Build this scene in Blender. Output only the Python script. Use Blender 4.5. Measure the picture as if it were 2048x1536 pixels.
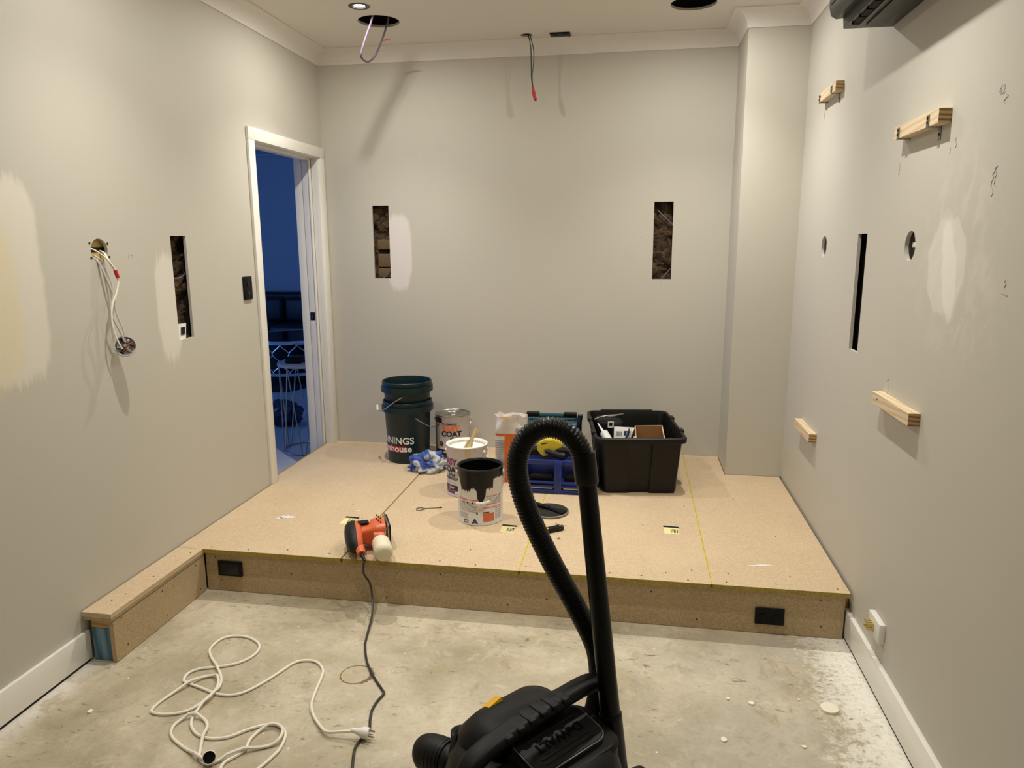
import bpy, bmesh, math, random
from mathutils import Vector, Matrix, noise
random.seed(7)
PI = math.pi
for o in list(bpy.data.objects): bpy.data.objects.remove(o, do_unlink=True)
SC = bpy.context.scene
COL = SC.collection

# ------------------------------------------------------------------ camera
YAW, PITCH, ROLL, FPX = 0.1654, -0.1926, 0.0045, 1448.5
cam_d = bpy.data.cameras.new('camera'); cam = bpy.data.objects.new('camera', cam_d); COL.objects.link(cam)
cam_d.sensor_fit = 'HORIZONTAL'; cam_d.sensor_width = 36; cam_d.lens = FPX * 36 / 2048
cam_d.clip_start = 0.02; cam_d.clip_end = 60
M = Matrix.Rotation(YAW, 3, 'Z') @ Matrix.Rotation(PITCH, 3, 'X') @ Matrix.Rotation(ROLL, 3, 'Y')
rt, fw, up = M.col[0], M.col[1], M.col[2]
mw = Matrix.Identity(4)
for i in range(3):
    mw[i][0], mw[i][1], mw[i][2] = rt[i], up[i], -fw[i]
mw[0][3], mw[1][3], mw[2][3] = 2.0517, 0.0, 1.5851
cam.matrix_world = mw
SC.camera = cam

# ------------------------------------------------------------------ world, light, exposure
world = bpy.data.worlds.new('world'); SC.world = world; world.use_nodes = True
world.node_tree.nodes['Background'].inputs[0].default_value = (0.02, 0.03, 0.06, 1)
world.node_tree.nodes['Background'].inputs[1].default_value = 0.3
SC.view_settings.view_transform = 'Standard'; SC.view_settings.look = 'None'
SC.view_settings.gamma = 1; SC.view_settings.use_curve_mapping = False
SC.view_settings.exposure = 0.0
LAMP_W = 8.8               # each ceiling downlight: wide glow of its lens
BEAM_W = 64.0               # and the narrower beam of the same lens
LAMP_COL = (1.0, 0.970, 0.90)
LOUNGE_GLOW_W = 48.0               # blue glow of the added, unseen lounge window

# ------------------------------------------------------------------ room numbers (metres)
W, D, HB, HC, HP, F = 2.95, 4.712, 2.71, 2.795, 0.209, 2.849
Y0 = -3.60                  # wall behind the camera
CX, CY = 2.627, 4.334       # boxed column

def lin(r, g, b):
    f = lambda c: (c / 12.92) if c <= 0.04045 else ((c + 0.055) / 1.055) ** 2.4
    return (f(r / 255), f(g / 255), f(b / 255), 1)

# ------------------------------------------------------------------ material helpers
class NT:
    def __init__(s, name):
        s.m = bpy.data.materials.new(name); s.m.use_nodes = True
        s.t = s.m.node_tree; s.b = s.t.nodes['Principled BSDF']
    def n(s, k, **kw):
        x = s.t.nodes.new(k)
        for a, v in kw.items(): setattr(x, a, v)
        return x
    def put(s, sock, v):
        if hasattr(v, 'is_linked') or isinstance(v, bpy.types.NodeSocket): s.t.links.new(v, sock)
        else: sock.default_value = v
    def math(s, op, a, b=0.0, c=0.0, clamp=False):
        x = s.n('ShaderNodeMath', operation=op, use_clamp=clamp)
        s.put(x.inputs[0], a); s.put(x.inputs[1], b)
        if op in ('MULTIPLY_ADD', 'SMOOTH_MIN', 'SMOOTH_MAX'): s.put(x.inputs[2], c)
        return x.outputs[0]
    def coords(s, kind='Object'):
        return s.n('ShaderNodeTexCoord').outputs[kind]
    def xyz(s, v):
        x = s.n('ShaderNodeSeparateXYZ'); s.put(x.inputs[0], v); return x.outputs
    def vec(s, x, y, z):
        c = s.n('ShaderNodeCombineXYZ'); s.put(c.inputs[0], x); s.put(c.inputs[1], y); s.put(c.inputs[2], z); return c.outputs[0]
    def scale(s, v, sc):
        x = s.n('ShaderNodeMapping'); s.put(x.inputs[0], v); x.inputs['Scale'].default_value = sc; return x.outputs[0]
    def noise(s, v, sc=5.0, det=3.0, rough=0.5, dist=0.0):
        x = s.n('ShaderNodeTexNoise'); s.put(x.inputs['Vector'], v)
        x.inputs['Scale'].default_value = sc; x.inputs['Detail'].default_value = det
        x.inputs['Roughness'].default_value = rough; x.inputs['Distortion'].default_value = dist
        return x.outputs[0]
    def voro(s, v, sc=5.0):
        x = s.n('ShaderNodeTexVoronoi'); s.put(x.inputs['Vector'], v); x.inputs['Scale'].default_value = sc
        return x.outputs
    def step(s, v, a, b, lo=0.0, hi=1.0):
        x = s.n('ShaderNodeMapRange', interpolation_type='SMOOTHSTEP'); s.put(x.inputs[0], v)
        x.inputs[1].default_value = a; x.inputs[2].default_value = b; x.inputs[3].default_value = lo; x.inputs[4].default_value = hi
        return x.outputs[0]
    def mix(s, f, a, b):
        x = s.n('ShaderNodeMix', data_type='RGBA'); s.put(x.inputs[0], f); s.put(x.inputs[6], a); s.put(x.inputs[7], b)
        return x.outputs[2]
    def bump(s, h, st=0.2, d=0.002):
        x = s.n('ShaderNodeBump'); s.put(x.inputs['Height'], h)
        x.inputs['Strength'].default_value = st; x.inputs['Distance'].default_value = d
        s.t.links.new(x.outputs[0], s.b.inputs['Normal'])
    def done(s, col, rough=0.6, metal=0.0, spec=None):
        s.put(s.b.inputs['Base Color'], col); s.put(s.b.inputs['Roughness'], rough); s.put(s.b.inputs['Metallic'], metal)
        if spec is not None: s.b.inputs['Specular IOR Level'].default_value = spec
        return s.m
    def blob(s, a, b, ca, cb, ha, hb, fa, streak, amp, soft=0.12, seed=0.0, p=3.0):
        """a soft brushed patch: a, b = surface coordinates; streak ends vary across a"""
        n1 = s.math('SUBTRACT', s.noise(s.vec(s.math('MULTIPLY', a, streak), s.math('MULTIPLY', b, 3.0), seed), 1.0, 3, 0.6), 0.5)
        n2 = s.math('SUBTRACT', s.noise(s.vec(s.math('MULTIPLY', b, 14.0), seed + 3.3, s.math('MULTIPLY', a, 6.0)), 1.0, 2, 0.5), 0.5)
        da = s.math('ABSOLUTE', s.math('DIVIDE', s.math('SUBTRACT', s.math('MULTIPLY_ADD', n2, fa, a), ca), ha))
        db = s.math('ABSOLUTE', s.math('DIVIDE', s.math('SUBTRACT', s.math('MULTIPLY_ADD', n1, amp, b), cb), hb))
        d = s.math('POWER', s.math('ADD', s.math('POWER', da, p), s.math('POWER', db, p)), 1 / p)
        return s.step(d, 1 - soft, 1 + soft, 1.0, 0.0)

MATS = {}
def simple(name, col, rough=0.5, metal=0.0, spec=None, var=0.08, sc=30.0, bump=0.0):
    if name in MATS: return MATS[name]
    t = NT(name); c = t.coords()
    n = t.noise(c, sc, 4, 0.55)
    dark = tuple(x * (1 - var) for x in col[:3]) + (1,); lite = tuple(min(1, x * (1 + var)) for x in col[:3]) + (1,)
    cc = t.mix(n, dark, lite)
    if bump: t.bump(n, bump, 0.002)
    MATS[name] = t.done(cc, t.math('MULTIPLY_ADD', n, 0.12, rough - 0.06), metal, spec)
    return MATS[name]

WALLC = lin(197, 192, 179)
def wall_mat(name, patches):
    t = NT(name); c = t.coords()
    base = t.mix(t.noise(c, 1.3, 3, 0.5), tuple(x * 0.965 for x in WALLC[:3]) + (1,), tuple(x * 1.03 for x in WALLC[:3]) + (1,))
    col = patches(t, t.xyz(c), base)
    n = t.noise(c, 420, 2, 0.6)
    t.bump(n, 0.06, 0.0006)
    return t.done(col, 0.62)

def p_left(t, q, col):
    y, z = q[1], q[2]
    m = t.blob(y, z, 2.075, 1.465, 0.195, 0.345, 0.035, 30.0, 0.13, 0.07, 1.0, 5.0)
    col = t.mix(t.math('MULTIPLY', m, 0.95), col, lin(222, 216, 202))
    m2 = t.blob(y, z, 2.04, 1.40, 0.115, 0.28, 0.05, 25.0, 0.10, 0.22, 4.0)
    col = t.mix(t.math('MULTIPLY', m2, 0.42), col, lin(226, 210, 156))
    m3 = t.blob(y, z, 2.955, 1.31, 0.078, 0.235, 0.02, 60.0, 0.16, 0.14, 7.0)
    col = t.mix(t.math('MULTIPLY', m3, 0.8), col, lin(226, 221, 208))
    return col
def p_back(t, q, col):
    x, z = q[0], q[2]
    m = t.blob(x, z, 0.505, 1.525, 0.088, 0.245, 0.02, 60.0, 0.08, 0.10, 2.0)
    return t.mix(t.math('MULTIPLY', m, 0.9), col, lin(226, 219, 214))
def p_right(t, q, col):
    y, z = q[1], q[2]
    h = t.blob(y, z, 2.25, 1.53, 0.24, 0.28, 0.25, 12.0, 0.25, 0.5, 5.0, 2.0)
    st = t.noise(t.vec(t.math('MULTIPLY_ADD', z, 5.0, t.math('MULTIPLY', y, 16.0)), t.math('MULTIPLY', z, 9.0), 0.0), 1.0, 5, 0.65, 0.4)
    h = t.math('MULTIPLY', h, t.step(st, 0.42, 0.62))
    col = t.mix(t.math('MULTIPLY', h, 0.36), col, lin(224, 217, 204))
    m = t.blob(y, z, 2.325, 1.515, 0.130, 0.140, 0.07, 14.0, 0.07, 0.07, 9.0, 1.9)
    col = t.mix(t.math('MULTIPLY', m, 0.55), col, lin(228, 222, 210))
    m2 = t.blob(t.math('MULTIPLY_ADD', z, -0.25, y), z, 1.925, 1.50, 0.050, 0.14, 0.05, 14.0, 0.06, 0.14, 12.0, 2.0)
    col = t.mix(t.math('MULTIPLY', m2, 0.75), col, lin(234, 229, 218))
    return col
M_WL = wall_mat('painted_wall_left', p_left)
M_WB = wall_mat('painted_wall_back', p_back)
M_WR = wall_mat('painted_wall_right', p_right)
M_WP = wall_mat('painted_wall_plain', lambda t, q, c: c)
M_CEIL = simple('ceiling_paint', lin(224, 219, 211), 0.7, var=0.02, sc=2)
M_CORN = simple('cornice_paint', lin(228, 223, 216), 0.6, var=0.02, sc=2)
M_WHITE = simple('white_gloss_paint', lin(236, 232, 222), 0.32, var=0.015, sc=4)
M_BLACKP = simple('black_plastic', lin(15, 14, 13), 0.46, spec=0.3, var=0.2, sc=60)
M_BLACKG = simple('black_gloss_plastic', lin(13, 13, 14), 0.3, spec=0.35, var=0.15, sc=40)
M_TANK = simple('vacuum_dark_plastic', lin(15, 14, 13), 0.5, spec=0.28, var=0.25, sc=90, bump=0.05)
M_HOSE = simple('hose_black', lin(7, 7, 7), 0.34, spec=0.3, var=0.1)
M_DARK = simple('dark_void', lin(22, 16, 12), 0.9, var=0.3)
M_STEEL = simple('steel', lin(176, 172, 164), 0.32, 1.0, var=0.1)
M_ZINC = simple('zinc_bracket', lin(150, 146, 138), 0.4, 1.0, var=0.15)
M_YEL = simple('yellow_plastic', lin(238, 182, 40), 0.4, var=0.05)
M_REDC = simple('red_connector', lin(190, 34, 28), 0.4, var=0.1)
M_WCORD = simple('white_cord', lin(236, 230, 214), 0.45, var=0.03)
M_WPLAS = simple('white_plastic', lin(232, 228, 220), 0.4, var=0.03)
M_GCAB = simple('grey_white_cable', lin(196, 190, 180), 0.5, var=0.05)
M_PURP = simple('mauve_cable', lin(108, 92, 112), 0.45, var=0.1)
M_PLASTER = simple('plasterboard_core', lin(196, 190, 180), 0.9, var=0.15, sc=80, bump=0.4)
M_SCREW = simple('screw_dark', lin(40, 30, 22), 0.6, var=0.2)
M_PENCIL = simple('pencil_grey', lin(170, 163, 150), 0.8, var=0.2)

def concrete():
    t = NT('concrete_floor'); c = t.coords(); q = t.xyz(c); x, y = q[0], q[1]
    a = t.noise(c, 2.2, 6, 0.6, 0.4); b = t.noise(c, 9.0, 6, 0.65); fine = t.noise(c, 160, 3, 0.6)
    col = t.mix(t.step(a, 0.3, 0.72), lin(160, 148, 122), lin(208, 196, 172))
    col = t.mix(t.math('MULTIPLY', t.step(b, 0.5, 0.75), 0.45), col, lin(182, 158, 112))
    col = t.mix(t.math('MULTIPLY', t.step(t.noise(c, 5.0, 5, 0.7, 0.8), 0.58, 0.70), 0.35), col, lin(214, 206, 188))
    # grey cast toward the right wall and white overspray along both skirtings
    gr = t.math('MULTIPLY', t.step(x, 1.7, 2.6), t.step(t.noise(c, 3.0, 4, 0.6), 0.35, 0.6))
    col = t.mix(t.math('MULTIPLY', gr, 0.6), col, lin(176, 170, 156))
    er = t.step(t.math('ADD', x, t.math('MULTIPLY', t.math('SUBTRACT', t.noise(c, 5.0, 3, 0.6), 0.5), 0.22)), 2.56, 2.93)
    sp = t.step(t.math('ADD', t.noise(c, 34.0, 7, 0.75), t.math('MULTIPLY', er, 0.30)), 0.60, 0.74)
    col = t.mix(t.math('MULTIPLY', t.math('MULTIPLY', sp, er), t.step(y, 3.1, 2.8)), col, lin(240, 236, 224))
    el = t.step(t.math('ADD', x, t.math('MULTIPLY', t.math('SUBTRACT', t.noise(c, 6.0, 4, 0.6), 0.5), 0.10)), 0.13, 0.02)
    col = t.mix(t.math('MULTIPLY', el, 0.75), col, lin(234, 228, 218))
    # dark scuffs, in bands
    w = t.noise(t.scale(c, (16, 40, 1)), 1.0, 7, 0.8, 0.5)
    band = t.step(t.noise(t.scale(c, (1.5, 3.2, 1)), 1.3, 3, 0.55, 0.4), 0.46, 0.56)
    sc = t.math('MULTIPLY', t.step(w, 0.57, 0.64), band)
    col = t.mix(t.math('MULTIPLY', sc, 0.8), col, lin(96, 86, 68))
    grain = t.noise(c, 55, 5, 0.7)
    col = t.mix(t.math('MULTIPLY', t.step(grain, 0.45, 0.7), 0.22), col, lin(140, 126, 100))
    scr_ = t.noise(t.scale(c, (9, 70, 1)), 1.0, 5, 0.75, 1.4)
    col = t.mix(t.math('MULTIPLY', t.step(scr_, 0.64, 0.69), 0.4), col, lin(126, 112, 88))
    pale = t.noise(t.scale(c, (30, 30, 1)), 1.0, 6, 0.75, 1.0)
    col = t.mix(t.math('MULTIPLY', t.math('MULTIPLY', t.step(pale, 0.62, 0.68), t.step(t.noise(c, 3.5, 2), 0.5, 0.62)), 0.5), col, lin(228, 220, 202))
    nearp = t.math('MULTIPLY', t.step(y, 2.45, 2.62), t.step(w, 0.54, 0.62))
    col = t.mix(t.math('MULTIPLY', nearp, t.math('MULTIPLY', t.step(t.noise(c, 4.0, 3, 0.5), 0.42, 0.6), 0.5)), col, lin(108, 98, 80))
    st2 = t.step(t.noise(t.scale(c, (1.4, 0.8, 1)), 2.6, 5, 0.7, 1.5), 0.60, 0.66)
    col = t.mix(t.math('MULTIPLY', st2, 0.45), col, lin(156, 138, 102))
    mot = t.noise(c, 14.0, 6, 0.72, 0.6)
    col = t.mix(t.math('MULTIPLY', t.step(mot, 0.52, 0.70), 0.38), col, lin(146, 132, 104))
    col = t.mix(t.math('MULTIPLY', t.step(mot, 0.46, 0.30), 0.35), col, lin(222, 212, 190))
    # rust ring left by a tin
    dx = t.math('DIVIDE', t.math('SUBTRACT', x, 1.067), 0.060); dy = t.math('DIVIDE', t.math('SUBTRACT', y, 2.325), 0.060)
    d = t.math('SQRT', t.math('ADD', t.math('MULTIPLY', dx, dx), t.math('MULTIPLY', dy, dy)))
    thick = t.math('MULTIPLY_ADD', t.step(dx, 0.3, 1.0), 0.14, 0.055)
    ring = t.math('LESS_THAN', t.math('ABSOLUTE', t.math('SUBTRACT', d, 0.97)), t.math('MULTIPLY', thick, t.step(t.noise(c, 45, 3, 0.6), 0.30, 0.55)))
    col = t.mix(t.math('MULTIPLY', ring, 0.85), col, lin(104, 58, 30))
    # scattered white paint flecks
    v = t.voro(c, 9.0)[0]
    fl = t.math('LESS_THAN', t.math('ADD', v, t.math('MULTIPLY', t.noise(c, 60, 2), 0.03)), 0.052)
    col = t.mix(t.math('MULTIPLY', fl, 0.8), col, lin(240, 234, 220))
    t.bump(t.math('ADD', fine, t.math('MULTIPLY', b, 0.8)), 0.12, 0.0015)
    return t.done(col, t.math('MULTIPLY_ADD', b, 0.25, 0.42))
M_CONC = concrete()

def particle(name, c0, c1, sc=170.0, yellow=False):
    t = NT(name); c = t.coords()
    v = t.voro(t.scale(c, (1, 1.5, 1.2)), sc); n = t.noise(c, sc * 0.9, 3, 0.6); big = t.noise(c, 3.0, 4, 0.55)
    sep = t.n('ShaderNodeSeparateColor'); t.t.links.new(v[1], sep.inputs[0])
    f = t.math('ADD', t.math('MULTIPLY', sep.outputs[0], 0.45), t.math('MULTIPLY', n, 0.55))
    col = t.mix(t.step(f, 0.22, 0.78), c0, c1)
    col = t.mix(t.math('MULTIPLY', t.step(big, 0.4, 0.68), 0.25), col, tuple(min(1, x * 1.12) for x in c1[:3]) + (1,))
    col = t.mix(t.math('MULTIPLY', t.step(t.noise(c, 420, 2, 0.5), 0.66, 0.74), 0.45), col, tuple(x * 0.5 for x in c0[:3]) + (1,))
    t.bump(n, 0.08, 0.0006)
    return t.done(col, 0.66)
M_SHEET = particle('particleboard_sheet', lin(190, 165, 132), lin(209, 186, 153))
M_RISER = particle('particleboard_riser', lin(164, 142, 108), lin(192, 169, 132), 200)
M_TONGUE = particle('yellow_board_edge', lin(134, 114, 40), lin(172, 150, 62), 220)
M_TONGUE2 = simple('yellow_tongue', lin(214, 190, 84), 0.5, var=0.1)

def timber(name, c0, c1, axis, sc=26.0, dist=3.0):
    t = NT(name); c = t.coords()
    s3 = [1, 1, 1]; s3[axis] = 0.08
    v = t.scale(c, s3)
    wv = t.n('ShaderNodeTexWave', wave_type='BANDS', bands_direction='DIAGONAL'); t.put(wv.inputs[0], v)
    wv.inputs['Scale'].default_value = sc; wv.inputs['Distortion'].default_value = dist; wv.inputs['Detail'].default_value = 2; wv.inputs['Detail Scale'].default_value = 1.2
    col = t.mix(t.math('POWER', wv.outputs[1], 1.6), c0, c1)
    col = t.mix(t.math('MULTIPLY', t.noise(t.scale(c, [x * 3 for x in s3]), 40, 4), 0.3), col, c0)
    return t.done(col, 0.6)
M_PINE = timber('pine_block', lin(226, 206, 172), lin(206, 178, 138), 1, 30.0)
M_PINE_END = timber('pine_end_grain', lin(196, 162, 112), lin(98, 70, 42), 0, 44.0, 1.2)
M_BLUE_T = timber('blue_treated_pine', lin(112, 148, 166), lin(50, 88, 114), 2, 14.0, 6.0)
M_PINE_RAW = timber('raw_pine_packer', lin(198, 160, 104), lin(160, 122, 74), 0, 30.0)

def insul():
    t = NT('glasswool_insulation'); c = t.coords()
    n = t.noise(t.scale(c, (1, 1, 1.6)), 26, 7, 0.7, 1.2)
    col = t.mix(t.step(n, 0.32, 0.7), lin(22, 15, 10), lin(104, 80, 54))
    t.bump(n, 0.9, 0.01)
    return t.done(col, 0.95)
M_INSUL = insul()

# ------------------------------------------------------------------ mesh builder
def frame(d):
    d = Vector(d).normalized()
    a = Vector((0, 0, 1)) if abs(d.z) < 0.95 else Vector((1, 0, 0))
    u = d.cross(a).normalized(); v = d.cross(u).normalized()
    return u, v, d
def spline(pts, n=6, closed=False):
    P = [Vector(p) for p in pts]; out = []; L = len(P)
    rng = range(L) if closed else range(L - 1)
    for i in rng:
        if closed: p0, p1, p2, p3 = P[(i - 1) % L], P[i], P[(i + 1) % L], P[(i + 2) % L]
        else: p0, p1, p2, p3 = P[max(i - 1, 0)], P[i], P[i + 1], P[min(i + 2, L - 1)]
        for k in range(n):
            t = k / n; t2, t3 = t * t, t * t * t
            out.append(0.5 * ((2 * p1) + (p2 - p0) * t + (2 * p0 - 5 * p1 + 4 * p2 - p3) * t2 + (3 * p1 - p0 - 3 * p2 + p3) * t3))
    if not closed: out.append(P[-1])
    return out

class B:
    def __init__(s): s.bm = bmesh.new()
    def face(s, vs, mi=0):
        try:
            f = s.bm.faces.new(vs); f.material_index = mi; return f
        except ValueError: return None
    def poly(s, pts, mi=0): return s.face([s.bm.verts.new(p) for p in pts], mi)
    def box(s, c, d, bev=0.0, rot=None, mi=0, seg=2):
        r = bmesh.ops.create_cube(s.bm, size=1.0); vs = r['verts']
        T = Matrix.Translation(c) @ (rot.to_4x4() if rot is not None else Matrix.Identity(4)) @ Matrix.Diagonal((d[0], d[1], d[2], 1))
        for v in vs: v.co = T @ v.co
        fs = set(f for v in vs for f in v.link_faces)
        for f in fs: f.material_index = mi
        if bev > 0:
            es = list(set(e for v in vs for e in v.link_edges))
            r = bmesh.ops.bevel(s.bm, geom=es, offset=bev, segments=seg, profile=0.5, affect='EDGES', clamp_overlap=True, material=-1)
            for f in r['faces']: f.material_index = mi
        return s
    def bx(s, x0, x1, y0, y1, z0, z1, bev=0.0, mi=0, seg=2):
        return s.box(((x0 + x1) / 2, (y0 + y1) / 2, (z0 + z1) / 2), (x1 - x0, y1 - y0, z1 - z0), bev, None, mi, seg)
    def rings(s, rs, mi=0, cap=True, closed=False):
        R = [[s.bm.verts.new(p) for p in r] for r in rs]; n = len(R[0])
        m = len(R) if closed else len(R) - 1
        for i in range(m):
            a, b = R[i], R[(i + 1) % len(R)]
            for k in range(n):
                s.face([a[k], a[(k + 1) % n], b[(k + 1) % n], b[k]], mi)
        if cap and not closed:
            s.face(list(reversed(R[0])), mi); s.face(R[-1], mi)
        return R
    def tube(s, pts, r, n=8, mi=0, cap=True, closed=False, flat=1.0):
        P = [Vector(p) for p in pts]; L = len(P); rs = []
        u = None
        for i in range(L):
            if closed: d = P[(i + 1) % L] - P[i - 1]
            else: d = P[min(i + 1, L - 1)] - P[max(i - 1, 0)]
            if d.length < 1e-9: d = Vector((0, 0, 1))
            d.normalize()
            if u is None: u, v, _ = frame(d)
            else:
                u = (u - d * u.dot(d))
                if u.length < 1e-6: u, v, _ = frame(d)
                u.normalize(); v = d.cross(u).normalized()
            rr = r[i] if isinstance(r, (list, tuple)) else r
            rs.append([P[i] + (u * math.cos(2 * PI * k / n) + v * math.sin(2 * PI * k / n) * flat) * rr for k in range(n)])
        s.rings(rs, mi, cap, closed); return s
    def lathe(s, prof, n=32, c=(0, 0, 0), mi=0, T=None, cap=False):
        """prof = [(r, z)], around z; T = optional matrix applied after"""
        rs = []
        for r, z in prof:
            ring = [Vector((max(r, 1e-5) * math.cos(2 * PI * k / n), max(r, 1e-5) * math.sin(2 * PI * k / n), z)) for k in range(n)]
            if T is not None: ring = [T @ p for p in ring]
            rs.append([p + Vector(c) for p in ring])
        s.rings(rs, mi, cap); return s
    def cyl(s, p0, p1, r0, r1=None, n=16, mi=0):
        return s.tube([p0, p1], [r0, r0 if r1 is None else r1], n, mi)
    def prism(s, poly, z0, z1, T=None, mi=0):
        a = [Vector((p[0], p[1], z0)) for p in poly]; b = [Vector((p[0], p[1], z1)) for p in poly]
        if T is not None: a = [T @ p for p in a]; b = [T @ p for p in b]
        s.rings([a, b], mi, True); return s
    def wrap(s, r, a0, a1, z0, z1, mi=0, n=10, c=(0, 0)):
        """curved label patch on an upright cylinder; angle 0 faces -y, + turns to +x (degrees)"""
        pr = None
        for k in range(n + 1):
            a = math.radians(a0 + (a1 - a0) * k / n)
            x, y = c[0] + r * math.sin(a), c[1] - r * math.cos(a)
            cu = (s.bm.verts.new((x, y, z0)), s.bm.verts.new((x, y, z1)))
            if pr: s.face([pr[0], cu[0], cu[1], pr[1]], mi)
            pr = cu
        return s
    def wrap_poly(s, r, pts, mi=0, c=(0, 0)):
        """pts = (angle deg, z) outline, triangulated after cutting into strips"""
        s.poly([(c[0] + r * math.sin(math.radians(a)), c[1] - r * math.cos(math.radians(a)), z) for a, z in pts], mi)
        return s
    def obj(s, name, mats, parent=None, smooth=40, loc=None, rotz=0.0):
        bmesh.ops.recalc_face_normals(s.bm, faces=s.bm.faces[:]) if s.bm.faces else None
        me = bpy.data.meshes.new(name); s.bm.to_mesh(me); s.bm.free()
        for m in (mats if isinstance(mats, (list, tuple)) else [mats]): me.materials.append(m)
        if smooth:
            me.polygons.foreach_set('use_smooth', [True] * len(me.polygons)); me.set_sharp_from_angle(angle=math.radians(smooth))
        o = bpy.data.objects.new(name, me); COL.objects.link(o)
        if parent is not None: o.parent = parent
        if loc is not None: o.location = loc
        if rotz: o.rotation_euler = (0, 0, rotz)
        return o

def tag(o, label=None, cat=None, group=None, kind=None):
    if label: o['label'] = label
    if cat: o['category'] = cat
    if group: o['group'] = group
    if kind: o['kind'] = kind
    return o
def empty(name, loc, label, cat, group=None, rot=(0, 0, 0)):
    o = bpy.data.objects.new(name, None); COL.objects.link(o); o.location = loc; o.rotation_euler = rot; o.empty_display_size = 0.05
    return tag(o, label, cat, group)
def struct(o, label=None, cat=None):
    return tag(o, label, cat, None, 'structure')
def rename_copy(o, parent):
    c = o.copy(); COL.objects.link(c); c.parent = parent; return c

def text_mesh(txt, size, bold=0.0, sx=1.0, align='CENTER'):
    """flat text in the xy plane as vertex / face lists"""
    cu = bpy.data.curves.new('t', 'FONT'); cu.body = txt; cu.size = size; cu.align_x = align; cu.align_y = 'CENTER'
    cu.offset = bold; cu.resolution_u = 3
    o = bpy.data.objects.new('t', cu); COL.objects.link(o)
    dg = bpy.context.evaluated_depsgraph_get(); me = bpy.data.meshes.new_from_object(o.evaluated_get(dg))
    vs = [(v.co.x * sx, v.co.y) for v in me.vertices]; fs = [tuple(p.vertices) for p in me.polygons]
    bpy.data.objects.remove(o, do_unlink=True); bpy.data.curves.remove(cu); bpy.data.meshes.remove(me)
    return vs, fs
def text_on(b, txt, size, fn, mi=0, bold=0.0, sx=1.0, align='CENTER'):
    """fn maps (u, v) of the flat text to a 3-D point"""
    vs, fs = text_mesh(txt, size, bold, sx, align)
    t = bmesh.new(); vv = [t.verts.new((x, y, 0)) for x, y in vs]
    for f in fs:
        try: t.faces.new([vv[i] for i in f])
        except ValueError: pass
    lim = size * 0.3
    for _ in range(2):
        es = [e for e in t.edges if e.calc_length() > lim]
        if es: bmesh.ops.subdivide_edges(t, edges=es, cuts=1); bmesh.ops.triangulate(t, faces=t.faces[:])
    m = {}
    for v in t.verts: m[v] = b.bm.verts.new(fn(v.co.x, v.co.y))
    for f in t.faces: b.face([m[v] for v in f.verts], mi)
    t.free()
def on_cyl(r, a_deg, z):
    def fn(u, v):
        a = math.radians(a_deg) + u / r
        return (r * math.sin(a), -r * math.cos(a), z + v)
    return fn

def cut(o, cutters):
    """boolean-subtract builder meshes from o, applied"""
    for cb in cutters:
        me = bpy.data.meshes.new('c'); bmesh.ops.recalc_face_normals(cb.bm, faces=cb.bm.faces[:]); cb.bm.to_mesh(me); cb.bm.free()
        for m in o.data.materials: me.materials.append(m)
        co = bpy.data.objects.new('c', me); COL.objects.link(co)
        md = o.modifiers.new('b', 'BOOLEAN'); md.operation = 'DIFFERENCE'; md.object = co; md.solver = 'EXACT'; md.material_mode = 'INDEX'
        dg = bpy.context.evaluated_depsgraph_get(); nm = bpy.data.meshes.new_from_object(o.evaluated_get(dg))
        o.modifiers.clear(); old = o.data; nm.name = old.name; o.data = nm; bpy.data.meshes.remove(old)
        bpy.data.objects.remove(co, do_unlink=True)
    o.data.polygons.foreach_set('use_smooth', [False] * len(o.data.polygons))
    return o
def cbox(x0, x1, y0, y1, z0, z1):
    b = B(); b.bx(x0, x1, y0, y1, z0, z1, mi=1); return b
def ccyl(p0, p1, r, n=40):
    b = B(); b.cyl(p0, p1, r, r, n, mi=1); return b

# ================================================================== ROOM SHELL
b = B(); b.bx(0, W, Y0, D, -0.1, 0.0)
floor = struct(b.obj('floor', M_CONC, smooth=0), 'bare stained concrete floor with scuffs and white overspray', 'floor')

PB = 0.013
b = B(); b.bx(-PB, 0, Y0, D, -0.05, HC)
wall_left = b.obj('wall_left', [M_WL, M_PLASTER], smooth=0)
cut(wall_left, [cbox(-.1, .1, 3.80, 4.632, -.2, 2.132), cbox(-.1, .1, 3.012, 3.127, 1.153, 1.622),
                ccyl((-.1, 2.562, 1.562), (.1, 2.562, 1.562), 0.046)])
struct(wall_left, 'beige painted left wall with doorway, slot and white touch-up patches', 'wall')
b = B(); b.bx(0, W, D, D + PB, -0.05, HC)
wall_back = b.obj('wall_back', [M_WB, M_PLASTER], smooth=0)
cut(wall_back, [cbox(.331, .444, D - .1, D + .1, 1.354, 1.829), cbox(2.167, 2.284, D - .1, D + .1, 1.355, 1.830)])
struct(wall_back, 'beige painted back wall with two tall cut-out slots', 'wall')
b = B(); b.bx(W, W + PB, Y0, D, -0.05, HC)
wall_right = b.obj('wall_right', [M_WR, M_PLASTER], smooth=0)
cut(wall_right, [cbox(W - .1, W + .1, 3.083, 3.202, 1.143, 1.614), ccyl((W - .1, 3.739, 1.561), (W + .1, 3.739, 1.561), 0.049),
                 ccyl((W - .1, 2.619, 1.569), (W + .1, 2.619, 1.569), 0.049)])
struct(wall_right, 'beige painted right wall with slot, two round holes and filler patch', 'wall')
b = B(); b.bx(0, W, Y0 - PB, Y0, -0.05, HC)
struct(b.obj('wall_front', M_WP, smooth=0), 'plain beige wall behind the photographer', 'wall')
b = B(); b.bx(CX, W, CY, D, HP, HC)
struct(b.obj('wall_column', M_WP, smooth=0), 'boxed-out beige corner column beside the right wall', 'wall')

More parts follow.
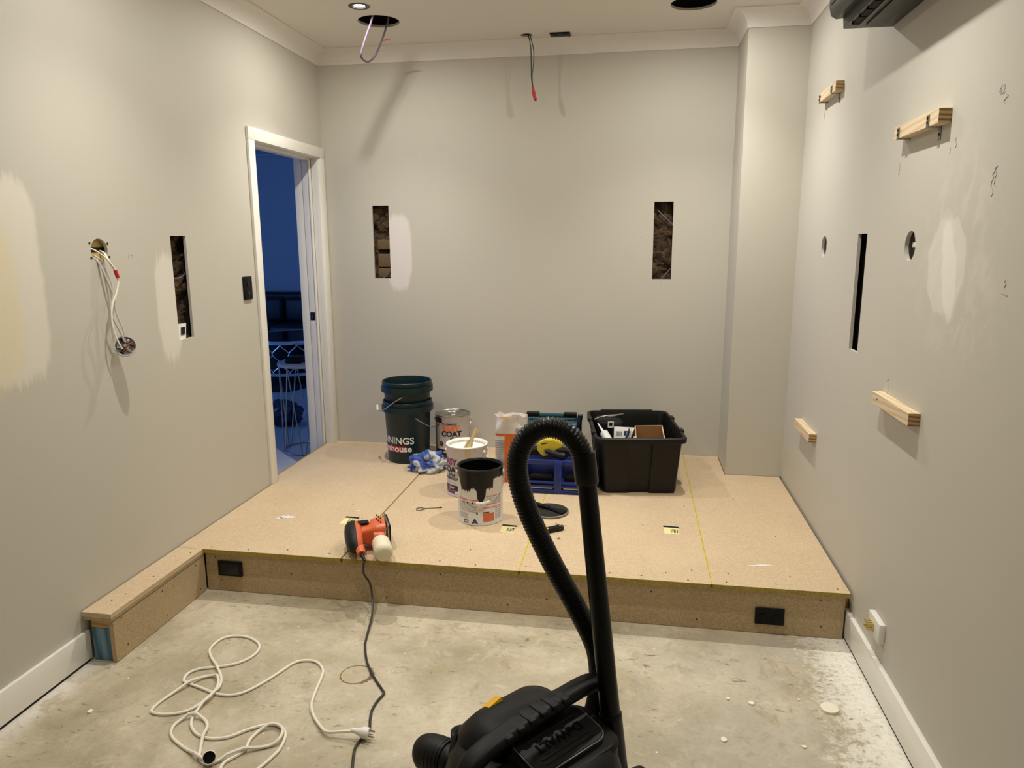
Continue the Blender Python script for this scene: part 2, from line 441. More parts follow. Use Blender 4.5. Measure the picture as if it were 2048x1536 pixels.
b = B(); b.bx(-PB, W + PB, Y0, D + PB, HC, HC + PB)
ceiling = b.obj('ceiling', [M_CEIL, M_PLASTER], smooth=0)
LAMPS = [(x, y) for y in (3.885, 2.45, 1.1) for x in (0.607, 2.33)]
cut(ceiling, [ccyl((x, y, HC - .1), (x, y, HC + .1), 0.046, 28) for x, y in LAMPS] +
    [ccyl((.617, 4.155, HC - .1), (.617, 4.155, HC + .1), .115, 48), ccyl((2.32, 4.15, HC - .1), (2.32, 4.15, HC + .1), .118, 48),
     ccyl((1.385, 4.572, HC - .1), (1.385, 4.572, HC + .1), .036, 28)])
struct(ceiling, 'plain off-white plasterboard ceiling with round cut-outs', 'ceiling')

# cove cornice, mitred round the room
def offset_path(path, d):
    out = []
    for i, p in enumerate(path):
        p = Vector(p)
        def nrm(a, c):
            e = (Vector(c) - Vector(a)).normalized(); return Vector((e.y, -e.x))
        if i == 0: n = nrm(path[0], path[1]); out.append(p + n * d)
        elif i == len(path) - 1: n = nrm(path[-2], path[-1]); out.append(p + n * d)
        else:
            n1, n2 = nrm(path[i - 1], path[i]), nrm(path[i], path[i + 1]); m = (n1 + n2).normalized()
            out.append(p + m * (d / m.dot(n1)))
    return out
path = [(0, Y0), (0, D), (CX, D), (CX, CY), (W, CY), (W, Y0)]
prof = [(0.0, HB), (0.008, HB)] + [(0.008 + 0.078 * (1 - math.cos(t)), HB + 0.002 + 0.076 * math.sin(t)) for t in [PI / 2 * k / 8 for k in range(9)]] + [(0.090, HC - .004), (0.090, HC)]
for i, nm in enumerate(['left wall', 'back wall', 'side of the column', 'column face', 'right wall']):
    b = B(); rr = []
    for d, z in prof:
        o = offset_path(path, d); rr.append((Vector((o[i].x, o[i].y, z)), Vector((o[i + 1].x, o[i + 1].y, z))))
    for k in range(len(rr) - 1): b.poly([rr[k][0], rr[k][1], rr[k + 1][1], rr[k + 1][0]])
    struct(b.obj('trim_%d' % (i + 1), M_CORN, smooth=30), 'white cove cornice along the ' + nm, 'cornice')

# skirting boards, with a dark gap under them
for nm, x0, x1, y1, lb in (('baseboard_left', 0.0, 0.016, 2.262, 'white skirting board along the left wall up to the platform arm'),
                           ('baseboard_right', W - 0.018, W, 2.90, 'white skirting board along the right wall up to the platform')):
    b = B(); b.bx(x0, x1, Y0, y1, 0.010, 0.125, 0.002)
    struct(b.obj(nm, M_WHITE), lb, 'skirting')
    b = B(); b.bx(x0 + .003, x1 - .003, Y0, y1 - .01, 0.0, 0.011)
    g = b.obj('shadow_gap', M_DARK, parent=bpy.data.objects[nm])

# cavities behind the wall openings -------------------------------------------------
def cavity(parent, wall, a0, a1, z0, z1, foil=False):
    """a stud cavity behind a wall opening: dark back box and lumpy insulation"""
    def P(a, dep, z):
        if wall == 'L': return Vector((-PB - dep, a, z))
        if wall == 'R': return Vector((W + PB + dep, a, z))
        return Vector((a, D + PB + dep, z))
    m = 0.03; A0, A1, Z0, Z1 = a0 - m, a1 + m, z0 - m, z1 + m; dp = 0.018 if foil else 0.085
    b = B(); q = [(A0, Z0), (A1, Z0), (A1, Z1), (A0, Z1)]
    b.rings([[P(a, 0, z) for a, z in q], [P(a, dp, z) for a, z in q]], 0, False); b.poly([P(a, dp, z) for a, z in q])
    b.obj('wall_cavity', M_FOIL if foil else M_DARK, parent=parent, smooth=0)
    if foil: return P
    b = B(); nx, nz = 14, 44; g = []
    for i in range(nx + 1):
        row = []
        for k in range(nz + 1):
            a = A0 + (A1 - A0) * i / nx; z = Z0 + (Z1 - Z0) * k / nz
            h = 0.040 + 0.034 * noise.noise(Vector((a * 13 + 5, z * 17, 1.7))) + 0.016 * noise.noise(Vector((a * 50, z * 50, 4)))
            row.append(b.bm.verts.new(P(a, h, z)))
        g.append(row)
    for i in range(nx):
        for k in range(nz): b.face([g[i][k], g[i + 1][k], g[i + 1][k + 1], g[i][k + 1]])
    b.obj('insulation_batt', M_INSUL, parent=parent)
    return P
M_FOIL = simple('silver_foil_lining', lin(196, 194, 188), 0.45, 0.15, var=0.25, sc=25, bump=0.5)
P1 = cavity(wall_left, 'L', 3.012, 3.127, 1.153, 1.622)
b = B(); b.tube(spline([P1(2.99, .02, 1.44), P1(3.05, .012, 1.432), P1(3.10, .012, 1.434), P1(3.15, .02, 1.45)]), .004); b.obj('cable', M_PURP, wall_left)
b = B(); b.poly([P1(3.018, -.004, 1.150), P1(3.075, -.004, 1.153), P1(3.098, .004, 1.222), P1(3.034, .004, 1.224)])
b.poly([P1(3.018, -.003, 1.150), P1(3.075, -.003, 1.153), P1(3.098, .005, 1.222), P1(3.034, .005, 1.224)])
b.poly([P1(3.040, -.0048, 1.172), P1(3.070, -.0048, 1.173), P1(3.086, .0015, 1.206), P1(3.052, .0015, 1.207)], 1)
b.obj('paper_tag', [M_WPLAS, M_BLACKP], wall_left, smooth=0)
P2 = cavity(wall_back, 'B', .331, .444, 1.354, 1.829)
for k, (z0, z1) in enumerate(((1.36, 1.42), (1.428, 1.515), (1.545, 1.61))):
    b = B(); v = P2(.40, .03, (z0 + z1) / 2); b.box(v, (.10, .03, z1 - z0), .003); b.obj('timber_nogging', simple('old_dusty_timber', lin(104, 84, 58), .8, var=.2), wall_back)
b = B(); b.tube(spline([P2(.35, .01, 1.35), P2(.40, .006, 1.365), P2(.45, .008, 1.42)]), .003); b.obj('cable', M_PURP, wall_back)
P3 = cavity(wall_back, 'B', 2.167, 2.284, 1.355, 1.830)
b = B(); b.tube([P3(2.19, .01, 1.78), P3(2.285, .006, 1.69)], .0035); b.obj('cable', M_PURP, wall_back)
b = B(); b.tube([P3(2.22, .006, 1.352), P3(2.28, .006, 1.42)], .003); b.obj('cable', M_PURP, wall_back)
P4 = cavity(wall_right, 'R', 3.083, 3.202, 1.143, 1.614)
for (yy, zz) in ((3.739, 1.561), (2.619, 1.569)):
    P5 = cavity(wall_right, 'R', yy - .05, yy + .05, zz - .05, zz + .05, True)
    b = B(); b.box(P5(yy + .012, .008, zz + .004), (.004, .05, .016), .001); b.obj('bracket_strip', M_WPLAS, wall_right)
    b = B(); b.tube([P5(yy + .03, .010, zz + .05), P5(yy - .005, .008, zz + .01)], .006); b.obj('cable', M_WCORD, wall_right)
    b = B(); b.box(P5(yy + .005, .013, zz - .03), (.004, .014, .05), .001, Matrix.Rotation(.5, 3, 'X')); b.obj('dark_gap', M_BLACKP, wall_right)
# round recess on the left wall: yellow-lined wall box cavity
M_SARK = simple('yellow_board_backing', lin(206, 178, 110), 0.7, var=0.08)
b = B(); b.lathe([(.055, 0), (.055, -.012), (0, -.012)], 32, T=Matrix.Translation((-PB, 2.562, 1.562)) @ Matrix.Rotation(PI / 2, 4, 'Y'))
b.obj('wall_cavity', M_SARK, wall_left)
b = B(); b.bx(-.026, -.0225, 2.508, 2.616, 1.556, 1.576); b.obj('dark_gap', M_BLACKP, wall_left)
b = B()
for y, z in ((2.512, 1.591), (2.609, 1.589), (2.514, 1.535), (2.612, 1.537)): b.cyl((-.001, y, z), (.002, y, z), .0045, n=10)
b.obj('screw_hole', M_SCREW, wall_left)

# pencil marks on the walls --------------------------------------------------------
def marks(parent, items, to3):
    for txt, a, z, s, rot in items:
        b = B(); c, sn = math.cos(rot), math.sin(rot)
        text_on(b, txt, s, lambda u, v: to3(a + u * c - v * sn, z + u * sn + v * c))
        b.obj('pencil_mark', M_PENCIL, parent, smooth=0)
def scribble(parent, a, z, w, h, n, to3):
    """a loose pencil squiggle, h tall"""
    b = B(); pts = []
    for k in range(n): pts.append(to3(a + random.uniform(-w, w) * .5, z - h / 2 + h * k / (n - 1) + random.uniform(-.3, .3) * h / n))
    b.tube(spline(pts, 5), .0007, 5); b.obj('pencil_mark', M_PENCIL, parent)
RW3 = lambda a, z: (W - .0006, -a, z)     # a = -y so that writing reads from inside
marks(wall_right, [('42', -2.095, 1.955, .035, 0)], RW3)
for a, z, w, h, n in ((-2.085, 1.735, .022, .075, 11), (-2.075, 1.745, .014, .05, 8), (-1.96, 1.48, .016, .018, 5), (-1.96, 1.455, .04, .006, 4), (-2.79, 1.83, .012, .04, 5), (-2.70, 1.10, .022, .03, 6), (-2.69, 1.065, .01, .03, 4),
                      (-3.92, 2.19, .012, .04, 5), (-2.34, 1.86, .008, .03, 4), (-2.07, 1.93, .02, .02, 5), (-2.38, 1.845, .01, .02, 4)):
    scribble(wall_right, a, z, w, h, n, RW3)
BW3 = lambda a, z: (a, D - .0006, z)
scribble(wall_back, 2.225, 1.325, .016, .035, 5, BW3); scribble(wall_back, 2.10, 1.615, .014, .003, 3, BW3)
LW3 = lambda a, z: (.0006, a, z)
scribble(wall_left, 2.725, 1.537, .008, .016, 4, LW3); scribble(wall_left, 2.745, 1.536, .008, .016, 4, LW3)

# ================================================================== DOORWAY
door = struct(empty('door_1', (0, 3.8, 0), 'white door frame with sliding pocket jamb and dark strike plate', 'door'))
def dpart(name, mat, *boxes, bev=.0015):
    b = B()
    for q in boxes: b.bx(q[0], q[1], q[2] - 3.8, q[3] - 3.8, q[4], q[5], bev)
    return b.obj(name, mat, door)
AW = 0.064
dpart('architrave', M_WHITE, (0, .016, 3.738, 3.738 + AW, HP + .001, 2.134))
dpart('architrave', M_WHITE, (0, .016, 4.642, 4.706, HP + .001, 2.134))
dpart('architrave', M_WHITE, (0, .016, 3.738, 4.706, 2.1345, 2.199))
dpart('jamb', M_WHITE, (-.16, .004, 3.784, 3.802, 0, 2.15))
dpart('jamb', M_WHITE, (-.045, .004, 4.630, 4.650, 0, 2.15), (-.058, -.045, 4.640, 4.66, 0, 2.15))
dpart('door_stop', M_WHITE, (-.108, -.058, 4.622, 4.65, 0, 2.15), (-.060, -.050, 4.612, 4.65, 0, 2.14))
dpart('door_leaf_edge', M_WHITE, (-.165, -.112, 4.626, 4.65, 0, 2.15))
dpart('head_jamb', M_WHITE, (-.16, .004, 3.80, 4.65, 2.130, 2.15))
dpart('head_stop', M_WHITE, (-.10, -.05, 3.80, 4.63, 2.118, 2.131))
dpart('strike_plate', M_BLACKP, (-.104, -.070, 4.6195, 4.624, 1.075, 1.13))
b = B(); b.bx(-.095, -.088, .8185, .8196, 1.09, 1.115); b.obj('strike_slot', M_STEEL, bpy.data.objects['strike_plate'])

# ================================================================== LOUNGE beyond the doorway
M_LW = simple('lounge_wall', lin(206, 208, 212), 0.7, var=0.02, sc=2)
def tiles():
    t = NT('lounge_tiles'); c = t.coords(); n = t.noise(c, 3, 4)
    return t.done(t.mix(n, lin(196, 194, 190), lin(212, 210, 206)), 0.25)
M_TILE = tiles()
LY = 9.81
b = B(); b.bx(-5.0, -.165, D, LY, -.1, 0); b.bx(-5.0, -.165, 1.5, D, -.1, 0); b.bx(-.165, 0, 3.79, 4.65, -.1, 0)
struct(b.obj('floor_lounge', M_TILE, smooth=0), 'pale tiled floor of the dark room through the doorway', 'floor')
b = B(); b.bx(-5.0, .2, LY, LY + .02, 0, 2.8)
struct(b.obj('wall_lounge_back', M_LW, smooth=0), 'far blue-lit wall of the room through the doorway', 'wall')
b = B(); b.bx(-5.02, -5.0, 1.5, 3.0, 0, 2.8); b.bx(-5.02, -5.0, 6.6, LY, 0, 2.8); b.bx(-5.02, -5.0, 3.0, 6.6, 2.3, 2.8); b.bx(-5.02, -5.0, 3.0, 6.6, 0, .3)
struct(b.obj('wall_lounge_left', M_LW, smooth=0), 'side wall of the dark lounge, opened for the added glowing window', 'wall')
b = B(); b.bx(-5.0, -.165, 1.48, 1.5, 0, 2.8)
struct(b.obj('wall_lounge_front', M_LW, smooth=0), 'near end wall of the dark lounge', 'wall')
b = B(); b.bx(-5.0, .2, 1.5, LY, 2.8, 2.82)
lc = b.obj('ceiling_lounge', M_LW, smooth=0); cut(lc, [cbox(-.15, .3, 1.4, D + .02, 2.7, 3)])
struct(lc, 'ceiling of the dark room through the doorway', 'ceiling')
b = B(); b.bx(-.165, -.152, 1.5, LY, 0, 2.8)
ws = b.obj('wall_lounge_right', [M_LW, M_LW], smooth=0); cut(ws, [cbox(-.3, .1, 3.80, 4.632, -.2, 2.132)])
struct(ws, 'lounge side of the doorway wall', 'wall')
b = B(); rr = [((0.0), 2.70), (.01, 2.70), (.03, 2.735), (.06, 2.765), (.09, 2.775), (.095, 2.80)]
for k in range(len(rr) - 1): b.poly([(-5, LY - rr[k][0], rr[k][1]), (-.165, LY - rr[k][0], rr[k][1]), (-.165, LY - rr[k + 1][0], rr[k + 1][1]), (-5, LY - rr[k + 1][0], rr[k + 1][1])])
struct(b.obj('trim_6', M_LW), 'cornice along the far wall of the dark lounge', 'cornice')
# unseen lounge window, added as a glowing source for the blue light
wn = struct(empty('added_window_1', (-5.0, 4.8, 1.3), 'unseen added window, glowing blue to light the lounge', 'window'))
t = NT('blue_glow_sheet'); t.b.inputs['Emission Color'].default_value = (0.075, 0.20, 0.62, 1); t.b.inputs['Emission Strength'].default_value = LOUNGE_GLOW_W / 10
M_BLUE_GLOW = t.done((0.02, 0.03, 0.05, 1), 0.2)
for y0, y1 in ((-1.78, -.02), (.02, 1.78)):
    b = B(); b.bx(-.012, -.006, y0, y1, -.98, .98); b.obj('glow_pane', M_BLUE_GLOW, wn, smooth=0)
b = B(); b.bx(-.02, .01, -1.8, -1.76, -1, 1); b.bx(-.02, .01, 1.76, 1.8, -1, 1); b.bx(-.02, .01, -.02, .02, -1, 1); b.bx(-.02, .01, -1.8, 1.8, .96, 1); b.bx(-.02, .01, -1.8, 1.8, -1, -.96)
b.obj('added_window_frame', M_WHITE, wn, smooth=0)

# sofa, coffee table, side table and the things on it
M_SOFA = simple('black_leather', lin(26, 26, 32), 0.45, var=0.2)
so = empty('sofa', (-2.4, 9.35, 0), 'black leather sofa against the far lounge wall', 'sofa')
b = B(); b.bx(-1.2, 1.2, .18, .42, .08, .92, .05, seg=3); b.obj('backrest', M_SOFA, so)
b = B(); b.bx(-1.2, 1.2, -.40, .2, .08, .40, .04, seg=3); b.obj('base', M_SOFA, so)
for k in range(3):
    b = B(); b.bx(-1.0 + .67 * k, -.34 + .67 * k, -.42, .18, .40, .52, .05, seg=3); b.obj('seat_cushion', M_SOFA, so)
    b = B(); b.bx(-1.0 + .67 * k, -.34 + .67 * k, .06, .22, .50, .86, .06, seg=3); b.obj('back_cushion', M_SOFA, so)
for s_ in (-1.2, 1.0):
    b = B(); b.bx(s_, s_ + .2, -.42, .3, .08, .64, .06, seg=3); b.obj('armrest', M_SOFA, so)
M_CHROME = simple('polished_nickel', lin(225, 226, 232), 0.16, 1.0, var=0.05)
M_DGLASS = simple('black_glass_top', lin(14, 16, 22), 0.08, var=0.1)
ct = empty('coffee_table', (-1.93, 8.10, .013), 'round drum coffee table with curved metal lattice sides', 'coffee table')
b = B(); b.lathe([(0, .475), (.58, .475), (.585, .48), (.585, .488), (.58, .493), (0, .493)], 64); b.obj('table_top', M_DGLASS, ct)
b = B()
b.lathe([(.585, .455), (.605, .455), (.608, .48), (.605, .500), (.585, .500), (.585, .455)], 64); b.obj('top_rim', M_CHROME, ct)
b = B(); b.lathe([(.575, .10), (.605, .10), (.605, .135), (.575, .135), (.575, .10)], 64); b.obj('base_rim', M_CHROME, ct)
b = B(); b.lathe([(0, .0), (.56, .0), (.56, .10), (0, .10)], 48); b.obj('plinth', M_BLACKP, ct)
b = B(); b.lathe([(.50, .10), (.50, .46)], 48); b.obj('inner_drum', M_BLACKP, ct)
NL = 20
for k in range(NL):                              # ogee lattice: wavy uprights in mirrored pairs
    for sg in (1, -1):
        pts = []
        for i in range(25):
            f = i / 24; z = .13 + .33 * f
            a = 2 * PI * k / NL + sg * (PI / NL) * 0.5 * (1 - math.cos(2 * PI * f * 1.5)) * 0.98 + 0.0
            pts.append((.595 * math.cos(a), .595 * math.sin(a), z))
        b = B(); b.tube(pts, .008, 6); b.obj('lattice_rod', M_CHROME, ct)
b = B(); b.prism([(-3.2, 6.95), (-1.62, 7.20), (-1.05, 9.0), (-2.6, 9.3)], .0, .012)
tag(b.obj('lounge_rug', simple('dark_rug', lin(20, 21, 28), 0.95, var=0.3), smooth=0), 'dark flat rug under the drum coffee table', 'rug')

M_WIRE = simple('grey_wire_legs', lin(150, 146, 140), 0.35, 0.8, var=0.05)
stb = empty('side_table', (-.43, 5.16, 0), 'small round side table on thin wire legs behind the doorway', 'side table')
b = B(); b.lathe([(0, .672), (.195, .672), (.2, .676), (.2, .692), (.195, .696), (0, .696)], 48); b.obj('table_top', simple('grey_marble', lin(190, 186, 182), 0.25, var=0.12, sc=6), stb)
b = B(); b.tube([(.19 * math.cos(a), .19 * math.sin(a), .006) for a in [2 * PI * k / 40 for k in range(40)]], .005, 6, closed=True); b.obj('base_ring', M_WIRE, stb)
for k in range(6):
    a0 = 2 * PI * k / 6 + .25
    for da in (-.45, .45):
        b = B(); b.tube([(.19 * math.cos(a0), .19 * math.sin(a0), .67), (.19 * math.cos(a0 + da), .19 * math.sin(a0 + da), .006)], .0045, 6); b.obj('wire_leg', M_WIRE, stb)
bb = empty('storage_box', (-.47, 5.10, .696), 'low black box lying on the small side table', 'box')
b = B(); b.bx(-.06, .06, -.05, .05, 0, .040, .004); b.obj('box_body', M_BLACKP, bb)
b = B(); b.bx(-.062, .062, -.052, .052, .041, .050, .003); b.obj('box_lid', M_BLACKP, bb)
bt = empty('pump_bottle', (-.40, 5.21, .696), 'pale pump bottle standing on the side table', 'bottle')
b = B(); b.lathe([(0, 0), (.028, 0), (.03, .004), (.03, .085), (.014, .10), (.014, .11), (0, .11)], 20); b.obj('bottle_body', simple('frosted_bottle', lin(150, 160, 170), 0.35, var=.1), bt)
b = B(); b.cyl((0, 0, .11), (0, 0, .135), .009, n=12); b.box((-.018, 0, .142), (.052, .016, .012), .003); b.obj('pump_head', M_WPLAS, bt)
bl = B()
ico = bmesh.ops.create_icosphere(bl.bm, subdivisions=4, radius=1)
for v in bl.bm.verts:
    p = v.co.copy(); k = 1 + .30 * noise.noise(p * 2.6) + .15 * noise.noise(p * 6)
    v.co = Vector((p.x * .16 * k, p.y * .12 * k, max(0, .10 + p.z * .12 * k)))
tag(bl.obj('shoulder_bag', simple('quilted_dark_bag', lin(46, 48, 66), 0.3, var=.5, sc=40, bump=.5), loc=(-.98, 5.85, 0)), 'dark crumpled bag on the lounge floor beside the doorway', 'bag')
cg = empty('drinking_glass', (-.36, 5.18, 0), 'small clear tumbler on the floor under the side table', 'glass')
b = B(); b.lathe([(0, .004), (.03, .004), (.036, .11), (.039, .11), (.033, 0), (0, 0)], 24); b.obj('glass_body', simple('smoky_glass', lin(120, 116, 124), 0.1, var=.1), cg)
b = B(); b.cyl((-.01, 0, .01), (.028, .01, .17), .003, n=8); b.obj('straw', simple('red_straw', lin(170, 60, 60), .5), cg)

# ================================================================== PLATFORM
pf = empty('platform', (0, 0, 0), 'raised particleboard floor platform with short arm along the left wall', 'platform')
T = 0.020
xs = [0.006, 0.802, 1.602, 2.402, 2.938]
for k in range(4):
    x0, x1 = xs[k] + (.004 if k else 0), xs[k + 1] - (.004 if k < 3 else 0)
    b = B(); y1 = D - .002
    if k == 3:
        b.prism([(x0, F), (x1, F), (x1, CY - .003), (CX - .003, CY - .003), (CX - .003, y1), (x0, y1)], HP - T, HP)
    elif k == 0:
        b.prism([(x0, F), (x1, F), (x1, y1), (x0, y1), (x0, 4.630), (-.050, 4.630), (-.050, 3.803), (x0, 3.803)], HP - T, HP)
    else: b.bx(x0, x1, F, y1, HP - T, HP)
    bmesh.ops.recalc_face_normals(b.bm, faces=b.bm.faces[:])
    for f in b.bm.faces: f.material_index = 0 if abs(f.normal.z) > .5 else 1
    o = b.obj('floor_sheet', [M_SHEET, M_TONGUE], pf, smooth=0)
    o['label'] = ['sheet by the doorway', 'second sheet, under the paint tins', 'third sheet, under the black tub', 'narrow sheet by the right wall'][k]
for k in (1, 2, 3):
    for sg in (-1, 1):
        b = B(); b.bx(xs[k] + sg * .0024 - .0018, xs[k] + sg * .0024 + .0018, F + .002, D - .002, HP - .014, HP - (.003 if k == 1 else .0008)); b.obj('sheet_tongue', M_TONGUE2 if k > 1 else M_TONGUE, pf, smooth=0)
    b = B(); b.bx(xs[k] - .003, xs[k] + .003, F - .001, F + .006, HP - .013, HP - .003); b.obj('tongue_end', M_SCREW, pf, smooth=0)
b = B(); b.bx(-.0505, -.042, 3.804, 4.629, HP - .01, HP + .0008); b.obj('threshold_strip', M_TONGUE, pf, smooth=0)
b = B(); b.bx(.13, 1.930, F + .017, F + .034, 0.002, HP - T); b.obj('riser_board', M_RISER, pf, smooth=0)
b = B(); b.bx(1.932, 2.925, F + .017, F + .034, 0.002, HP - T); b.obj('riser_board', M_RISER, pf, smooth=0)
b = B(); b.bx(2.925, 2.945, F + .05, F + .09, 0.0, HP - T - .002); b.obj('end_stud', M_PINE_RAW, pf, smooth=0)
b = B(); b.bx(.006, .1306, 2.243, F - .001, HP - T, HP, .001); b.obj('arm_top_board', [M_SHEET], pf, smooth=0)
b = B(); b.bx(.010, .128, 2.247, F + .01, HP - T - .014, HP - T - .001, .001); b.obj('arm_packer', M_RISER, pf, smooth=0)
b = B(); b.bx(.108, .1265, 2.254, F + .011, 0.002, HP - T - .018, .001); b.obj('arm_side_board', M_RISER, pf, smooth=0)
b = B(); b.bx(.024, .107, 2.262, 2.40, .002, .135, .002); b.obj('arm_end_block', M_BLUE_T, pf, smooth=0)['label'] = 'blue treated timber end block'
b = B(); b.bx(.024, .107, 2.264, 2.40, .136, HP - T - .015, .001); b.obj('arm_packer', M_PINE_RAW, pf, smooth=0)
# framing hidden under the sheets carries them
for k, yy in enumerate((3.3, 3.75, 4.2, 4.65)):
    b = B(); b.bx(.02, 2.6, yy, yy + .045, 0.0, HP - T - .001); b.obj('joist', M_PINE_RAW, pf, smooth=0)
# screws
scr = None
def screw(x, y, z, nrm, r=.0042):
    global scr
    if scr is None:
        b = B(); b.lathe([(0, .0009), (.0042, .0009), (.0046, 0)], 8); scr = b.obj('screw', M_SCREW, pf, smooth=0); o = scr
    else: o = rename_copy(scr, pf)
    o.location = (x, y, z); o.scale = (r / .0042,) * 2 + (1,)
    o.rotation_euler = (0, 0, 0) if nrm == 'z' else ((PI / 2, 0, 0) if nrm == 'y' else (0, PI / 2, 0))
for k in range(16):
    screw(.16 + .18 * k + random.uniform(-.04, .04), F + .03 + random.uniform(-.008, .02), HP, 'z', .0035)
for (x, y) in ((.18, 3.45), (.60, 3.5), (.72, 3.32), (.50, 4.25), (1.25, 3.9), (1.35, 3.03), (1.72, 3.05), (1.75, 3.38), (2.22, 2.93), (2.33, 2.97), (2.48, 2.96), (2.73, 2.97), (2.35, 3.75), (2.5, 3.7), (2.13, 3.45), (2.62, 3.9), (2.75, 3.4), (2.12, 3.08)):
    screw(x, y, HP, 'z', .003)
for (x, z) in ((.18, .165), (.20, .055), (.55, .11), (1.0, .03), (1.05, .15), (1.55, .04), (1.72, .08), (2.16, .15), (2.35, .04), (2.83, .165), (2.84, .05), (1.25, .16)):
    screw(x, F + .0165, z, 'y', .0032)
for (y, z) in ((2.30, .165), (2.32, .04), (2.55, .15), (2.57, .03), (2.79, .155), (2.81, .03)):
    screw(.127, y, z, 'x', .003)
for (x, y) in ((.06, 2.34), (.075, 2.40), (.085, 2.56), (.09, 2.72), (.10, 2.80)):
    screw(x, y, HP, 'z', .003)
# printed stickers on the sheets
M_STK = simple('pale_yellow_sticker', lin(232, 220, 160), 0.6, var=0.04)
def sticker(x, y, rot):
    b = B(); R = Matrix.Rotation(rot, 3, 'Z')
    q = lambda u, v, z: Vector((x, y, HP)) + R @ Vector((u, v, z))
    b.poly([q(-.034, -.050, .0006), q(.034, -.050, .0006), q(.034, .026, .0006), q(-.034, .026, .0006)])
    b.poly([q(-.036, .034, .0006), q(.038, .028, .0006), q(.038, .046, .0006), q(-.036, .052, .0006)], 1)
    for k, w in enumerate((.004, .002, .004, .003, .005)):
        b.poly([q(-.002 + k * .007, -.034, .001), q(-.002 + k * .007 + w, -.034, .001), q(-.002 + k * .007 + w, .012, .001), q(-.002 + k * .007, .012, .001)], 1)
    b.obj('sheet_sticker', [M_STK, M_BLACKP], pf, smooth=0)
sticker(.665, 3.285, .0); sticker(1.478, 3.30, .0); sticker(2.265, 3.405, .0)
# white filler smears, on the sheets and on the riser
def smear(x, y, l, w, rot, parent=pf, z=HP + .0007):
    b = B(); n = 16; R = Matrix.Rotation(rot, 3, 'Z')
    up_, dn = [], []
    for k in range(n + 1):
        t_ = -1 + 2 * k / n; h = w * (1 - t_ * t_) * (.6 + .8 * random.random())
        up_.append(Vector((x, y, z)) + R @ Vector((t_ * l, h, 0))); dn.append(Vector((x, y, z)) + R @ Vector((t_ * l, -h * random.uniform(.2, 1), 0)))
    for k in range(n): b.poly([dn[k], dn[k + 1], up_[k + 1], up_[k]])
    b.obj('filler_smear', M_WPLAS, parent, smooth=0)
smear(.33, 3.275, .055, .020, .12); smear(.31, 3.255, .03, .012, .1); smear(2.62, 3.06, .065, .009, .22); smear(2.27, 4.02, .018, .005, -.8); smear(.66, 3.42, .015, .006, .3)
# grey paint drips by the scraper
M_DRIP = simple('grey_paint_drip', lin(120, 104, 88), 0.5, var=.2)
for (x, y, r) in ((1.705, 3.395, .008), (1.700, 3.360, .011), (1.735, 3.215, .010), (1.705, 3.160, .013), (1.700, 3.130, .006)):
    b = B(); n = 14
    b.poly([(x + r * math.cos(2 * PI * k / n) * random.uniform(.7, 1.2), y + 1.2 * r * math.sin(2 * PI * k / n) * random.uniform(.7, 1.2), HP + .0008) for k in range(n)])
    b.obj('paint_drip', M_DRIP, pf, smooth=0)
# ================================================================== CEILING FITTINGS
M_LENS_N = NT('lit_led_lens'); M_LENS_N.b.inputs['Emission Color'].default_value = (1, .96, .88, 1); M_LENS_N.b.inputs['Emission Strength'].default_value = 30
M_LENS = M_LENS_N.done((.8, .8, .8, 1), .3)
def spot_light(parent, f=1.0):
    ld = bpy.data.lights.new('downlight_lamp', 'AREA'); ld.shape = 'DISK'; ld.size = 0.046; ld.energy = LAMP_W * f; ld.color = LAMP_COL
    lo = bpy.data.objects.new('downlight_lamp', ld); COL.objects.link(lo); lo.parent = parent; lo.location = (0, 0, -.004)
    sd_ = bpy.data.lights.new('downlight_beam', 'SPOT'); sd_.energy = BEAM_W * f; sd_.color = LAMP_COL
    sd_.spot_size = math.radians(108); sd_.spot_blend = 1.0; sd_.shadow_soft_size = 0.02
    so_ = bpy.data.objects.new('downlight_beam', sd_); COL.objects.link(so_); so_.parent = parent; so_.location = (0, 0, -.006)
    return lo
dl0 = None; DLN = ['above the hanging cable loop', 'above the far right of the platform', 'at the left over the platform edge', 'at the right over the platform edge', 'at the left over the concrete', 'at the right over the concrete']
for k, (x, y) in enumerate(LAMPS):
    d = empty('downlight', (x, y, HC), 'small round recessed downlight ' + DLN[k], 'downlight', 'recessed downlights in the ceiling')
    if k == 0:
        b = B(); b.lathe([(.036, -.002), (.055, -.002), (.056, 0), (.045, 0), (.045, .04), (.036, .03), (.036, -.002)], 36); p1 = b.obj('trim_ring', M_BLACKG, d)
        b = B(); b.lathe([(.036, .0), (.030, .006)], 36); p2 = b.obj('reflector', M_STEEL, d)
        b = B(); b.lathe([(.030, .006), (.024, .002), (0, .001)], 24); p3 = b.obj('led_lens', M_LENS, d)
        dl0 = (p1, p2, p3)
    else:
        for q in dl0: rename_copy(q, d)
    spot_light(d, 1.12 if y > 3 else (0.88 if y > 2 else 0.25))      # the row by the entrance is dimmer
